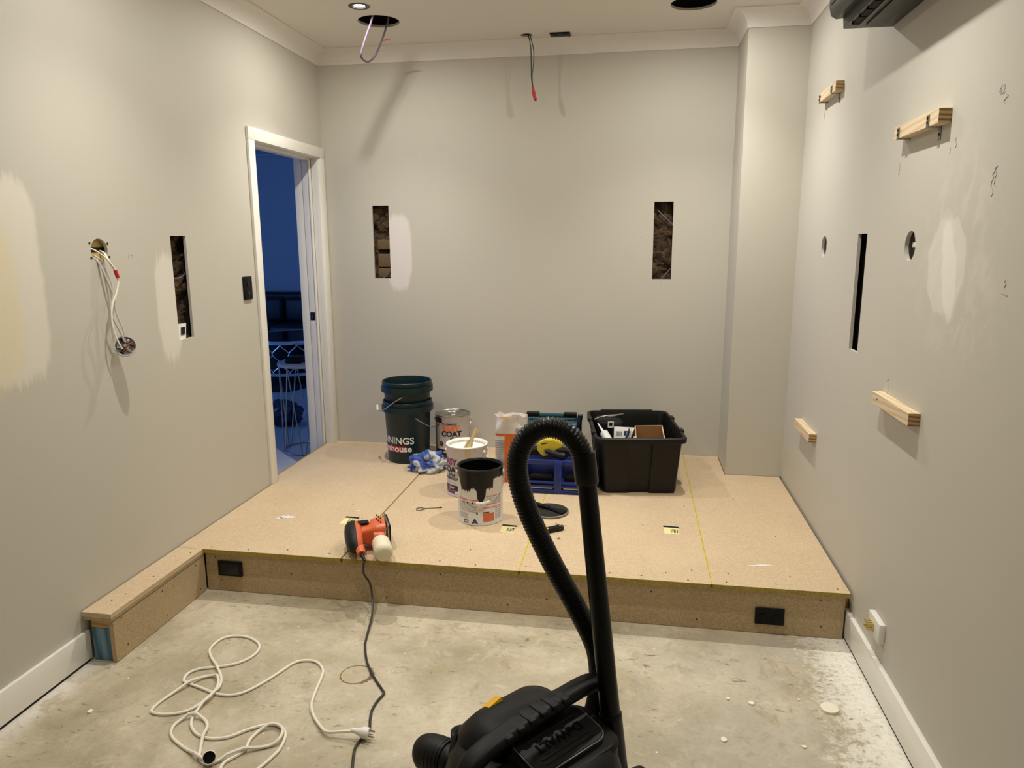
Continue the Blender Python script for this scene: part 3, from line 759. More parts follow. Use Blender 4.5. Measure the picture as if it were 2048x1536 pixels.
# speaker cut-outs: dark roof void above, loop of cable
for k, (x, y, r) in enumerate(((.617, 4.155, .115), (2.32, 4.15, .118), (1.385, 4.572, .036))):
    b = B(); b.lathe([(r + .03, HC + PB), (r + .03, HC + .25), (0, HC + .25)], 32, c=(x, y, 0)); b.obj('roof_void', M_DARK, ceiling)
b = B(); b.tube(spline([(.66, 4.09, HC + .16), (.634, 4.06, HC + .05), (.600, 4.062, 2.755), (.571, 4.076, 2.707), (.536, 4.094, 2.641), (.520, 4.116, 2.610), (.517, 4.17, 2.599), (.525, 4.229, 2.607), (.548, 4.265, 2.644), (.584, 4.262, 2.705), (.625, 4.25, HC - .01), (.65, 4.235, HC + .06), (.66, 4.2, HC + .2)]), .0055, 8)
tag(b.obj('hanging_cable', M_PURP), 'loop of mauve cable hanging from the left round ceiling hole', 'cable')
rt_ = empty('wire_tail', (.598, 4.262, 2.727), 'short red wire end tied to the ceiling cable loop', 'wire')
b = B(); b.tube(spline([(-.004, -.004, .0), (.012, -.004, -.004), (.028, -.002, .002), (.04, 0, .0)]), .0028, 6); b.obj('red_sleeve', M_REDC, rt_)
b = B(); b.tube([(.04, 0, 0), (.048, 0, .003)], .0015, 6); b.obj('copper_tip', M_ZINC, rt_)
b = B(); b.tube(spline([(2.25, 4.11, HC + .17), (2.30, 4.15, HC + .05), (2.36, 4.2, HC + .06), (2.42, 4.2, HC + .16)]), .006, 8)
tag(b.obj('coiled_cable', M_PURP), 'mauve cable coiled inside the right round ceiling hole', 'cable')
pw = empty('pendant_wire', (1.392, 4.58, HC), 'pair of thin dark wires with red connector hanging from small ceiling hole', 'wire')
b = B(); b.tube(spline([(-.01, 0, .06), (.004, 0, .0), (.018, 0, -.07), (.020, 0, -.16), (.022, 0, -.24), (.030, 0, -.30)]), .0028, 6); b.obj('wire', M_BLACKP, pw)
b = B(); b.tube(spline([(.0, .004, .06), (.014, .004, .0), (.034, .004, -.08), (.034, .004, -.15), (.026, .004, -.23), (.032, .002, -.30)]), .0028, 6); b.obj('wire', simple('blue_black_wire', lin(40, 44, 60), .4), pw)
b = B(); b.tube(spline([(.030, 0, -.290), (.034, 0, -.315), (.040, 0, -.345), (.050, 0, -.372)]), [.008] * 6 + [.0105] * 6 + [.010] * 4 + [.008, .006, .004], 10); b.obj('connector', M_REDC, pw)
vt = empty('ceiling_outlet', (1.586, 4.578, HC), 'black slotted power plate on the ceiling by the cornice', 'outlet')
b = B(); b.bx(-.06, .06, -.037, .037, -.009, 0, .003); b.obj('plate', M_BLACKP, vt)
for sx in (-.03, .03):
    b = B(); b.bx(sx - .014, sx + .014, -.013, .013, -.012, -.0085, .002); b.obj('socket', M_BLACKG, vt)

# air conditioner, high on the right wall
ac = empty('air_conditioner', (W, 2.58, 2.345), 'black split-system air conditioner high on the right wall', 'air conditioner')
pr = [(0, 0), (-.168, .0), (-.172, .036), (-.196, .034), (-.214, .045), (-.222, .075), (-.222, .27), (-.205, .293), (0, .293)]
b = B(); L2 = .42
b.rings([[Vector((x, -L2, z)) for x, z in pr], [Vector((x, L2, z)) for x, z in pr]], 0, True); b.obj('casing', simple('ac_charcoal', lin(22, 22, 20), .35, var=.1), ac, smooth=25)
b = B(); b.box((-.075, 0, -.003), (.06, .74, .008), .002); b.obj('underside_panel', simple('ac_underside', lin(44, 42, 37), .5), ac)
b = B(); b.box((-.142, 0, .006), (.030, .72, .022), .003); b.obj('air_outlet', M_DARK, ac)
b = B(); b.box((-.128, 0, -.006), (.012, .76, .005), .002, Matrix.Rotation(-.6, 3, 'Y')); b.obj('louvre', simple('ac_louvre', lin(96, 94, 86), .4), ac)
for k in range(9):
    b = B(); b.box((-.150, -.34 + .085 * k, -.003), (.022, .003, .010), .0005); b.obj('vane', M_BLACKP, ac)
b = B(); b.box((-.2225, 0, .17), (.006, .80, .19), .002); b.obj('front_panel', M_BLACKG, ac)

# ================================================================== WALL BLOCKS AND OUTLETS
blk = None
def block(y0, y1, z0, label, brackets):
    e = empty('timber_block', (W, (y0 + y1) / 2, z0), label, 'timber block', 'pine blocks screwed to the right wall')
    L = y1 - y0; P = .036; Hh = .042
    b = B(); b.bx(-P, 0, -L / 2, L / 2, 0, Hh, .001)
    bmesh.ops.recalc_face_normals(b.bm, faces=b.bm.faces[:])
    for f in b.bm.faces: f.material_index = 1 if abs(f.normal.y) > .9 else 0
    b.obj('block', [M_PINE, M_PINE_END], e, smooth=0)
    b = B(); b.cyl((-P - .0006, L * .33, Hh * .55), (-P + .002, L * .33, Hh * .55), .0035, n=10); b.obj('screw', M_SCREW, e)
    if brackets:
        for yy in (-L * .30, L * .38):
            br = B(); br.bx(-P - .003, -P, yy - .0095, yy + .0095, -.002, .034, .0008); br.bx(-P - .003, .0, yy - .0095, yy + .0095, -.003, -.0005, .0008); br.bx(-.0026, 0, yy - .0095, yy + .0095, -.040 if yy < 0 else -.006, -.0005, .0008)
            o = br.obj('angle_bracket', M_ZINC, e)
            for zz, xx in ((.012, -P - .003), (.026, -P - .003)) + (((-.022, -.0026),) if yy < 0 else ()):
                s_ = B(); s_.cyl((xx - .0018, yy, zz), (xx, yy, zz), .0045, n=10); s_.obj('bracket_screw', M_SCREW, o)
block(3.60, 3.92, 2.243, 'short pine block with metal brackets high near the column', True)
block(2.39, 2.762, 1.922, 'pine block with metal brackets high beside the pencil marks', True)
block(2.385, 2.745, 1.012, 'longer bare pine block low on the right wall nearest the camera', False)
block(3.60, 3.93, .624, 'bare pine block lowest on the right wall near the column', False)

def outlet_au(name, loc, rot, label, col, sockets, w=.115, h=.072, d=.009, cat='outlet'):
    """plate in local xz plane facing -y"""
    e = empty(name, loc, label, cat, None, rot)
    b = B(); b.bx(-w / 2, w / 2, -d, 0, -h / 2, h / 2, .003); b.obj('plate', col, e)
    for sx in sockets:
        b = B(); b.lathe([(0, 0), (.017, 0), (.018, .001), (.018, .002)], 24, T=Matrix.Translation((sx, -d - .001, -.006)) @ Matrix.Rotation(PI / 2, 4, 'X')); o = b.obj('socket', col, e)
        for dx, a in ((-.006, .5), (.006, -.5), (0, 0)):
            s_ = B(); s_.box((sx + dx, -d - .0014, -.002 if dx else -.014), (.002, .001, .007), 0, Matrix.Rotation(a, 3, 'Y')); s_.obj('slot', M_DARK, o)
        b = B(); b.bx(sx - .007, sx + .007, -d - .003, -d, .018, .028, .001); b.obj('switch', col, e)
    return e
M_BLKOUT = simple('matt_black_outlet', lin(11, 11, 11), .5, spec=.2, var=.1)
M_BLKOUT2 = simple('slot_grey', lin(44, 42, 38), .5, var=.1)
oc = empty('outlet_box', (.253, F + .0165, .116), 'black recessed outlet box at the left end of the riser', 'outlet')
b = B(); b.bx(-.060, .060, -.012, 0, -.037, .037, .006, seg=3); b.obj('cover', M_BLKOUT, oc)
b = B(); b.bx(-.046, .046, -.0135, -.010, -.026, .026, .003); b.obj('flap', M_BLACKG, oc)
outlet_au('power_outlet', (2.638, F + .0165, .080), (0, 0, 0), 'black double power outlet at the right end of the riser', M_BLKOUT, (-.028, .028))
sw = empty('light_switch', (0, 3.638, 1.352), 'tall black switch plate beside the white door frame', 'switch')
b = B(); b.bx(0, .010, -.042, .042, -.062, .062, .003); b.obj('plate', M_BLKOUT, sw)
for zz in (-.026, .022):
    b = B(); b.bx(.010, .0125, -.014, .010, zz - .012, zz + .012, .001); b.obj('rocker', M_BLACKG, sw)
    b = B(); b.cyl((.010, .024, zz), (.0115, .024, zz), .004, n=12); b.obj('dimmer_knob', M_BLACKG, sw)
ro = empty('wall_plate', (W, 2.545, .238), 'white wall plate with brass terminals low on the right wall', 'outlet')
b = B(); b.bx(-.022, 0, -.058, .058, -.036, .036, .003); b.obj('plate', M_WPLAS, ro)
M_BRASS = simple('brass', lin(206, 186, 128), .35, 0.8, var=.1)
for yy in (-.004, .012, .028):
    for zz in (-.011, .009):
        b = B(); b.tube([(-.022, yy, zz), (-.027, yy, zz), (-.028, yy, zz), (-.044, yy, zz)], [.006, .006, .0042, .0042], 10); b.obj('terminal_post', M_BRASS, ro)

# cables hanging out of the left wall, with a round junction box
hw = empty('wall_cable_bundle', (0, 2.562, 1.562), 'white cables hanging from the round hole in the left wall', 'cable')
hw_pts = [[(-.024, -.043, .012), (-.005, -.025, .004), (.020, .0, -.025), (.034, .022, -.062), (.040, .030, -.085)],
          [(-.024, .03, .0), (-.005, .028, -.008), (.016, .012, -.02), (.024, .018, -.045), (.038, .028, -.08)],
          [(.040, .030, -.10), (.042, .032, -.125), (.044, .012, -.165), (.046, -.020, -.21), (.048, -.034, -.26), (.05, -.030, -.32), (.052, .0, -.385)],
          [(-.022, -.02, -.02), (.004, -.018, -.042), (.02, -.006, -.10), (.030, .010, -.17), (.034, .012, -.24), (.044, .028, -.31), (.050, .032, -.375)],
          [(-.022, -.0, -.02), (.004, .0, -.042), (.018, .012, -.09), (.030, .014, -.16), (.034, -.012, -.215), (.040, -.022, -.25), (.044, .006, -.31), (.050, .028, -.372)]]
for k, q in enumerate(hw_pts):
    b = B(); b.tube(spline(q), .0046 if k != 2 else .0040, 8, flat=.7); b.obj('cable', M_WCORD if k < 3 else M_GCAB, hw)
b = B(); b.tube([(.038, .027, -.076), (.042, .033, -.106)], .0075, 10); b.obj('connector', M_REDC, hw)
jb = empty('junction_box', (.052, 2.582, 1.185), 'round clear junction box dangling on cables at the left wall', 'junction box', None, Vector((.62, -.70, .34)).to_track_quat('Z', 'Y').to_euler())
b = B(); b.lathe([(0, -.012), (.038, -.012), (.041, -.008), (.041, .010), (.037, .010), (.037, -.006), (0, -.006)], 36); b.obj('housing', simple('clear_grey_housing', lin(190, 188, 186), .2, var=.1), jb)
for k in range(6):
    a = k * PI / 3
    b = B(); b.box((.022 * math.cos(a), .022 * math.sin(a), .0), (.016, .011, .012), .002, Matrix.Rotation(a, 3, 'Z')); b.obj('terminal', M_WIRE if k % 2 else M_BLACKP, jb)
b = B(); b.tube(spline([(.03, -.012, .004), (.012, -.004, .012), (-.004, .006, .010), (-.024, .01, .006)]), .002, 6); b.tube(spline([(.028, .012, .004), (.01, .004, .012), (.0, -.012, .010), (-.014, -.024, .006)]), .002, 6)
b.obj('copper_wire', simple('copper_brown', lin(150, 84, 50), .4, .3), jb)
b = B(); b.lathe([(0, .0), (.007, .0), (.007, .012), (0, .012)], 12); b.obj('terminal', M_STEEL, jb)

# ================================================================== BUCKETS
M_BUCK = simple('bottle_green_bucket', lin(16, 38, 41), .4, spec=.35, var=.12, sc=12)
M_LABW = simple('print_white', lin(228, 226, 220), .5, var=.03)
M_LABR = simple('print_red', lin(178, 40, 34), .5, var=.05)
def bucket(loc, label, turn, printed):
    e = empty('bucket', loc, label, 'bucket', 'nested green plastic buckets')
    pr = [(0, 0), (.128, 0), (.132, .006), (.1465, .345), (.150, .350), (.150, .356), (.162, .356), (.162, .330), (.165, .330), (.165, .362), (.153, .364), (.153, .372), (.158, .375), (.158, .392), (.153, .396), (.148, .394), (.143, .365), (.128, .010), (0, .010)]
    b = B(); b.lathe(pr, 56); b.obj('bucket_body', M_BUCK, e, smooth=50)
    return e
BK = Vector((.641, 4.372, HP + .0006))
bk1 = bucket(BK, 'lower green bucket with white and red lettering, standing on the platform', 0, True)
rr_ = lambda z: .132 + (z - .006) * .0428 + .0008
b = B(); text_on(b, 'BUNNINGS', .062, on_cyl(rr_(.155), -34, .150), bold=.0012, sx=1.02); o = b.obj('lettering', M_LABW, bk1, smooth=0)
b = B(); b.wrap(rr_(.125), -118, 12, .078, .116, n=30); o = b.obj('label_band', M_LABR, bk1)
b = B(); text_on(b, 'warehouse', .056, on_cyl(rr_(.125) + .0008, -30, .098), bold=.0012, sx=1.08); b.obj('lettering', M_LABW, o, smooth=0)
b = B(); b.tube(spline([(.090, -.128, .30), (.135, -.118, .268), (.178, -.075, .235), (.190, 0.0, .225)]), .0028, 8); b.obj('wire_handle', M_STEEL, bk1)
bk2 = bucket(BK + Vector((0, 0, .125)), 'upper green bucket nested inside the lettered bucket, with wire handle down', 0, False)
hnd = [(.0 + .018, -.160, .313)] + [(-.03, -.172, .285), (-.085, -.168, .245), (-.135, -.135, .218), (-.165, -.095, .21), (-.185, -.05, .215)]
b = B(); b.tube(spline(hnd), .003, 8); b.obj('wire_handle', M_STEEL, bk2)
b = B(); b.tube([(-.165, -.10, .21), (-.182, -.06, .235)], .0075, 10); b.obj('handle_grip', M_WPLAS, bk2)

# ================================================================== PAINT TINS
M_TINW = simple('tin_white_print', lin(214, 208, 202), .42, var=.04, sc=10)
M_TINP = simple('tin_pale_print', lin(196, 186, 184), .42, var=.04, sc=10)
M_TINK = simple('tin_black_print', lin(34, 28, 27), .45, var=.1)
M_TINO = simple('tin_orange_print', lin(232, 112, 44), .45, var=.05)
M_TINB = simple('tin_brown_print', lin(104, 44, 34), .45, var=.1)
M_TINM = simple('tin_magenta_print', lin(124, 40, 92), .45, var=.1)
M_TING = simple('tin_grey_text', lin(166, 162, 158), .5, var=.06)
M_PWET = simple('wet_white_paint', lin(244, 242, 232), .22, var=.02)
M_PBLK = simple('wet_black_paint', lin(10, 8, 8), .32, spec=.35, var=.2, sc=20)
TR, TH = .113, .283
def tin(loc, label, body, lid, inner):
    e = empty('paint_tin', loc, label, 'paint tin', 'ten litre paint tins')
    b = B(); b.lathe([(0, .004), (TR - .003, .004), (TR, .001), (TR + .0018, .003), (TR, .006), (TR, TH - .008), (TR + .002, TH - .005), (TR + .002, TH), (TR - .003, TH + .002), (TR - .006, TH - .002)] +
                     ([] if lid else [(TR - .006, .012), (0, .012)]), 56); b.obj('tin_body', body, e, smooth=35)
    b = B(); b.lathe([(TR + .0005, TH - .007), (TR + .003, TH - .004), (TR + .003, TH + .001), (TR - .003, TH + .003), (TR - .007, TH - .001), (TR - .010, TH - .010)], 56); b.obj('rim', M_STEEL if inner is None else inner, e)
    for a in (-78, 102):
        ra = math.radians(a); b = B(); b.tube([((TR - .001) * math.sin(ra), -(TR - .001) * math.cos(ra), TH - .035), ((TR + .008) * math.sin(ra), -(TR + .008) * math.cos(ra), TH - .035)], [.011, .006], 14); b.obj('handle_lug', M_WPLAS, e)
    return e
# tin 1: closed, brown and orange label
t1 = tin((.905, 4.50, HP), 'closed paint tin with orange and black lettering behind the rag', M_TINP, True, None)
b = B(); b.lathe([(TR - .008, TH - .006), (TR - .010, TH - .004), (.094, TH - .007), (.090, TH - .003), (.060, TH - .003), (.058, TH - .006), (.03, TH - .006), (.028, TH - .003), (0, TH - .003)], 48); b.obj('lid', M_STEEL, t1)
r1 = TR + .0007
b = B(); b.wrap(r1, -75, -24, TH - .045, TH - .012, 0, 8)
b.wrap_poly(r1 + .0003, [(-62, TH - .045), (-36, TH - .045), (-62, TH - .12)], 0); b.wrap(r1, -75, -52, .06, TH - .045, 0, 5)
b.wrap(r1, -75, 60, .006, .062, 0, 18); b.wrap(r1 + .0002, -75, 60, .004, .014, 1, 18); b.obj('label_panel', [M_TINK, M_TINB], t1)
b = B(); b.wrap_poly(r1 + .0012, [(-50, TH - .075), (-43, TH - .075), (-24, TH - .014), (-31, TH - .014)]); b.wrap(r1 + .0010, -70, -55, .06, .11); b.obj('label_stripe', M_TINB, t1)
b = B(); text_on(b, 'TAUBMANS', .019, on_cyl(r1 + .0006, 1, TH - .052), bold=.0003, sx=1.05); b.obj('lettering', M_TINK, t1, smooth=0)
b = B(); text_on(b, 'EASY', .046, on_cyl(r1 + .0006, 6, TH - .080), bold=.0022, sx=1.12); b.obj('lettering', M_TINO, t1, smooth=0)
b = B(); text_on(b, 'COAT', .046, on_cyl(r1 + .0006, 8, TH - .116), bold=.0022, sx=1.05); b.obj('lettering', M_TINK, t1, smooth=0)
b = B(); text_on(b, 'ALL', .019, on_cyl(r1 + .0006, 12, TH - .143), bold=.0006); b.obj('lettering', M_TINK, t1, smooth=0)
b = B(); text_on(b, '4 EASY', .018, on_cyl(r1 + .0008, -6, .046), bold=.0006); b.obj('lettering', M_LABW, t1, smooth=0)
b = B()
fn = on_cyl(r1 + .0008, -28, .100)
b.poly([fn(.017 * math.cos(2 * PI * k / 20), .017 * math.sin(2 * PI * k / 20)) for k in range(20)]); o = b.obj('badge', M_TINB, t1)
fn2 = on_cyl(r1 + .0016, -28, .100); b = B(); text_on(b, '7', .018, fn2, bold=.0004); b.obj('lettering', M_LABW, o, smooth=0)
b = B(); b.tube(spline([(.118, .02, TH - .035), (.124, -.02, TH - .06), (.122, -.05, .15), (.120, -.06, .10)]), .002, 6); b.obj('wire_handle', M_STEEL, t1)

# tin 2: open, white paint, brush across it
t2 = tin((1.160, 3.803, HP), 'open paint tin full of white paint with brush resting in it', M_TINP, False, M_PWET)
b = B(); b.lathe([(0, TH - .028), (.085, TH - .027), (TR - .006, TH - .022), (TR - .006, TH - .004)], 48); b.obj('paint', M_PWET, t2)
b = B(); text_on(b, 'EASY', .050, on_cyl(r1 + .0006, -46, TH - .088), bold=.0022, sx=1.05); b.obj('lettering', M_TINM, t2, smooth=0)
b = B(); text_on(b, 'COAT', .050, on_cyl(r1 + .0006, -42, TH - .130), bold=.0022, sx=1.05); b.obj('lettering', M_TINK, t2, smooth=0)
b = B(); text_on(b, 'SEALER', .021, on_cyl(r1 + .0006, -34, TH - .160), bold=.0008); text_on(b, 'UNDERCOAT', .021, on_cyl(r1 + .0006, -38, TH - .180), bold=.0008); b.obj('lettering', M_TINK, t2, smooth=0)
b = B(); b.wrap(r1, -75, 70, .036, .066, 0, 20); b.wrap(r1, -75, 70, .018, .034, 1, 20); b.wrap(r1, -70, 65, .078, .080, 2, 20); b.obj('label_panel', [M_TINK, M_TINM, M_TING], t2)
b = B(); text_on(b, 'FAST', .018, on_cyl(r1 + .0006, -36, .051), bold=.0006); b.obj('lettering', M_LABW, t2, smooth=0)
b = B(); b.wrap(r1 + .0008, -25, -2, .020, .032); b.obj('label_patch', M_LABW, t2)
b = B(); b.wrap(r1 + .0004, 8, 22, TH - .05, TH - .004, 0, 4); b.obj('paint_run', simple('ochre_drip', lin(186, 168, 120), .4, var=.2, sc=30), t2)
b = B(); b.tube(spline([(.110, -.045, TH - .036), (.120, -.06, TH - .045), (.135, -.07, TH - .06), (.150, -.07, TH - .085)]), .0022, 6); b.obj('wire_handle', M_STEEL, t2)
b = B(); b.tube([(.105, -.043, TH - .034), (.114, -.047, TH - .036)], [.011, .006], 14); b.obj('handle_lug', M_WPLAS, t2)

br_ = empty('paint_brush', (1.175, 3.745, HP + TH - .02), 'wooden-handled paint brush standing in the white paint', 'paint brush', None, (-.25, .42, 0.1))
hp_ = [(-.022, 0), (.022, 0), (.020, .030), (.011, .055), (.010, .085), (.016, .105), (.018, .122), (.006, .128), (-.006, .128), (-.018, .122), (-.016, .105), (-.010, .085), (-.011, .055), (-.020, .030)]
b = B(); b.prism(hp_, -.006, .006, Matrix.Rotation(PI / 2, 4, 'X')); b.obj('handle', timber('brush_handle', lin(206, 186, 140), lin(170, 146, 100), 2), br_)
b = B(); b.bx(-.023, .023, -.0085, .0085, -.03, .004, .002); b.obj('ferrule', simple('dull_ferrule', lin(150, 140, 110), .4, .6), br_)
b = B(); b.bx(-.022, .022, -.007, .007, -.075, -.03, .003); b.obj('bristles', M_PWET, br_)

# tin 3: open, black paint, drips over the printed back label
t3 = tin((1.315, 3.425, HP), 'nearest paint tin, open and streaked with black paint', M_TINW, False, M_PBLK)
b = B(); b.lathe([(TR - .0065, TH - .002), (TR - .0065, .10), (0, .10)], 48); b.obj('paint', M_PBLK, t3)
dr = []; n = 120
for k in range(n + 1):
    a = -100 + 220 * k / n
    dep = .045 + .012 * noise.noise(Vector((k * .21, 0, 0))) + .022 * max(0, noise.noise(Vector((k * .35, 5, 0))))
    if -50 < a < -13: dep = max(dep, .105 + .02 * noise.noise(Vector((k * .8, 2, 0))) - .05 * max(0, (-42 - a) / 8))
    if -13 <= a < 2: dep = max(dep, .090 + .02 * noise.noise(Vector((k * .8, 2, 0))) )
    if -6 < a < 26: dep = max(dep, .178 - abs(a - 13) / 13 * .055 - (.03 if a < 4 else 0))
    if 26 <= a < 46: dep = max(dep, .092 + .018 * noise.noise(Vector((k * .9, 7, 0))))
    dr.append((a, dep))
b = B(); pv = None
for a, dep in dr:
    ra = math.radians(a); x, y = (TR + .0016) * math.sin(ra), -(TR + .0016) * math.cos(ra)
    cu = [b.bm.verts.new((x, y, TH + .001)), b.bm.verts.new((x, y, TH - dep * .5)), b.bm.verts.new((x, y, TH - dep))]
    if pv:
        for q in (0, 1): b.face([pv[q], cu[q], cu[q + 1], pv[q + 1]])
    pv = cu
b.obj('paint_drips', M_PBLK, t3)
M_OL = simple('print_orange_line', lin(214, 110, 70), .5, var=.1)
for q in ((-55, 5, .128, .134), (26, 75, .148, .152), (26, 75, .108, .112), (16, 75, .090, .094)):
    b = B(); b.wrap(r1, *q, 0, 8); b.obj('printed_line', M_OL, t3)
b = B(); b.wrap(r1, 18, 48, .020, .064, 0, 6); b.obj('label_panel', M_OL, t3)
b = B(); b.wrap(r1 + .0004, 18, 34, .066, .071, 0, 3); b.obj('printed_mark', M_TINK, t3)
b = B(); b.wrap(r1, -34, -21, .010, .026, 0, 3); b.obj('printed_badge', M_TINK, t3)
b = B()
for r_ in range(7):
    z = .070 + r_ * .0075
    b.wrap(r1, -52, random.uniform(0, 8), z, z + .003, 0, 6)
for r_ in range(5): b.wrap(r1, -52, -22, .034 + r_ * .006, .0365 + r_ * .006, 0, 6)
for r_ in range(6): b.wrap(r1, 52, 74, .030 + r_ * .010, .034 + r_ * .010, 0, 4)
for r_ in range(4): b.wrap(r1, 28, 74, .118 + r_ * .007, .121 + r_ * .007, 0, 6)
b.obj('printed_text', M_TING, t3)
for a, z in ((-34, .112), (-22, .112), (-8, .112), (3, .060)):
    b = B(); b.wrap(r1 + .0002, a - 2, a + 2, z, z + .009, 0, 2); b.obj('printed_symbol', M_TINK, t3)
b = B(); fn = on_cyl(r1 + .0004, -3, .022)
for (w, z0, z1) in ((.020, -.014, -.009), (.016, -.008, -.001), (.010, .0, .007), (.005, .008, .014)): b.poly([fn(-w, z0), fn(w, z0), fn(w * .7, z1), fn(-w * .7, z1)])
b.obj('printed_tree_symbol', simple('print_dark_green', lin(36, 62, 44), .5), t3)
b = B(); b.wrap(r1 + .0006, -32, -23, .0155, .020, 0, 3); b.obj('printed_mark', M_LABW, t3, smooth=0)
hh = []
for k in range(19):
    a = math.radians(-78 + 180 * k / 18); s_ = math.sin(PI * k / 18)
    hh.append(((TR + .010 + .006 * s_) * math.sin(a), -(TR + .010 + .006 * s_) * math.cos(a), TH - .035 - .125 * s_))
b = B(); b.tube(hh, .0019, 6); o = b.obj('wire_handle', M_STEEL, t3)
b = B(); b.tube(hh[8:12], .006, 10); b.obj('handle_grip', M_WPLAS, o)

# ================================================================== BAG, CASE, CADDY, TOOLS
M_BAGW = simple('paper_bag_white', lin(216, 206, 196), .75, var=.05, sc=14)
M_BAGO = simple('paper_bag_orange', lin(214, 104, 40), .7, var=.06, sc=14)
M_BAGT = simple('paper_bag_print', lin(150, 146, 142), .75, var=.08)
bg = empty('plaster_bag', (1.368, 4.06, HP + .0006), 'open white and orange paper bag with crumpled top behind the tins', 'bag', None, (0, 0, .10))
b = B(); n = 64; R_ = []
for j in range(26):
    f = j / 25; z = .385 * f; ring = []
    for k in range(n):
        a = 2 * PI * k / n; ca, sa = math.cos(a), math.sin(a)
        e_ = .42 if f < .75 else .42 + (f - .75) * .8
        x = .092 * math.copysign(abs(ca) ** e_, ca); y = .068 * math.copysign(abs(sa) ** e_, sa)
        nz = noise.noise(Vector((x * 22, y * 22, z * 16))) * (.006 + .018 * max(0, f - .72) / .28) + noise.noise(Vector((x * 60, y * 60, z * 50))) * .004 * f
        sc_ = 1 - .10 * max(0, f - .72) - (.04 if j == 0 else 0)
        zz = z + (.020 * noise.noise(Vector((ca * 2.2, sa * 2.2, 7))) if j > 20 else 0) * (j - 20) / 5
        ring.append(Vector((x * sc_ + nz * ca, y * sc_ + nz * sa, zz)))
    R_.append(ring)
RV = b.rings(R_, 0, False); b.face(list(reversed(RV[0])))
R2 = [[Vector((v.co.x * .9, v.co.y * .88, .365)) for v in RV[-1]], [Vector((v.co.x * .3, v.co.y * .3, .372)) for v in RV[-1]]]
inn = [[b.bm.verts.new(p) for p in r] for r in R2]
for k in range(n):
    b.face([RV[-1][k], RV[-1][(k + 1) % n], inn[0][(k + 1) % n], inn[0][k]], 0); b.face([inn[0][k], inn[0][(k + 1) % n], inn[1][(k + 1) % n], inn[1][k]], 1)
b.face(inn[1], 1)
b.bm.faces.ensure_lookup_table()
for f in b.bm.faces:
    c = f.calc_center_median()
    if f.material_index == 0 and c.z < .285 and not (c.x < -.030 and c.y < 0): f.material_index = 2
    if f.material_index == 0 and c.z < .292 and c.z > .27: f.material_index = 2
b.obj('bag_paper', [M_BAGW, simple('plaster_powder', lin(150, 118, 84), .9, var=.2), M_BAGO], bg)
b = B()
for r_ in range(22):
    z = .03 + r_ * .0105
    b.poly([(-.088, -.0735, z), (-.034, -.0735, z), (-.034, -.0735, z + .005), (-.088, -.0735, z + .005)])
b.obj('printed_text', M_BAGT, bg, smooth=0)
b = B(); b.poly([(.03, -.074, .30), (.055, -.074, .30), (.055, -.072, .325), (.03, -.072, .325)]); b.obj('printed_code', M_BAGT, bg, smooth=0)
b = B(); fl = [(-.02, .36), (.012, .405), (.05, .405), (.085, .375), (.098, .33), (.08, .31), (.05, .345), (.02, .335), (.0, .31)]
b.prism(fl, .050, .0535, Matrix.Rotation(PI / 2, 4, 'X')); b.obj('torn_flap', M_BAGW, bg)

M_TEAL = simple('teal_case_plastic', lin(22, 72, 84), .4, var=.08)
tc = empty('tool_case', (1.575, 4.36, HP + .006), 'teal plastic power tool case standing behind the caddy', 'tool case', None, (.06, 0, .03))
b = B(); b.bx(-.185, .185, -.075, .0, 0, .295, .022, seg=3); b.obj('case_front', M_TEAL, tc)
b = B(); b.bx(-.185, .185, .002, .06, 0, .295, .022, seg=3); b.obj('case_back', M_TEAL, tc)
b = B(); b.tube([(-.155, -.01, .27), (-.15, -.01, .325), (.15, -.01, .325), (.155, -.01, .27)], .015, 8); b.obj('handle', M_TEAL, tc)
for s_ in (-1, 1):
    b = B(); b.bx(s_ * .115 - .04, s_ * .115 + .04, -.03, .012, .322, .344, .004); b.obj('handle_grip', M_BLACKP, tc)
    b = B(); b.bx(s_ * .09 - .022, s_ * .09 + .022, -.082, -.074, .18, .27, .003); b.obj('latch', M_TEAL, tc)
b = B(); b.bx(-.06, .06, -.0765, -.0745, .262, .276, .0005); b.obj('label_panel', M_TING, tc)
b = B(); b.bx(-.11, .11, -.0765, -.0745, .09, .20, .0005); b.obj('label_panel', M_LABW, tc)
mk = empty('marker', (1.712, 4.245, HP), 'dark blue tube marker standing upright beside the teal case', 'marker', None, (0, .13, 0))
b = B(); b.lathe([(0, 0), (.015, 0), (.015, .36), (0, .36)], 16); b.obj('barrel', simple('navy_plastic', lin(22, 24, 48), .25), mk)
b = B(); b.lathe([(0, .36), (.015, .36), (.016, .362), (.014, .372), (0, .376)], 16); b.obj('cap', simple('silver_cap', lin(180, 184, 190), .25, .7), mk)

M_BLUEP = simple('royal_blue_plastic', lin(28, 46, 112), .4, var=.1)
cd = empty('tool_caddy', (1.668, 3.955, HP + .0006), 'blue plastic tool caddy with open front bays behind the hose', 'tool caddy')
wd, dp = .395, .25
b = B(); b.bx(-wd / 2, wd / 2, -dp / 2, dp / 2, 0, .012, .003); b.obj('base', M_BLUEP, cd)
b = B(); b.bx(-wd / 2, wd / 2, dp / 2 - .008, dp / 2, 0, .19, .003); b.obj('back_panel', M_BLUEP, cd)
for x in (-wd / 2, wd / 2 - .010):
    b = B(); b.prism([(-dp / 2, 0), (dp / 2, 0), (dp / 2, .19), (-dp / 2 + .02, .19), (-dp / 2, .06)], x, x + .010, Matrix(((0, 0, 1, 0), (1, 0, 0, 0), (0, 1, 0, 0), (0, 0, 0, 1)))); b.obj('side_panel', M_BLUEP, cd)
b = B(); b.bx(-.020, .020, -dp / 2 - .004, -dp / 2 + .03, 0, .185, .004); b.obj('centre_post', M_BLUEP, cd)
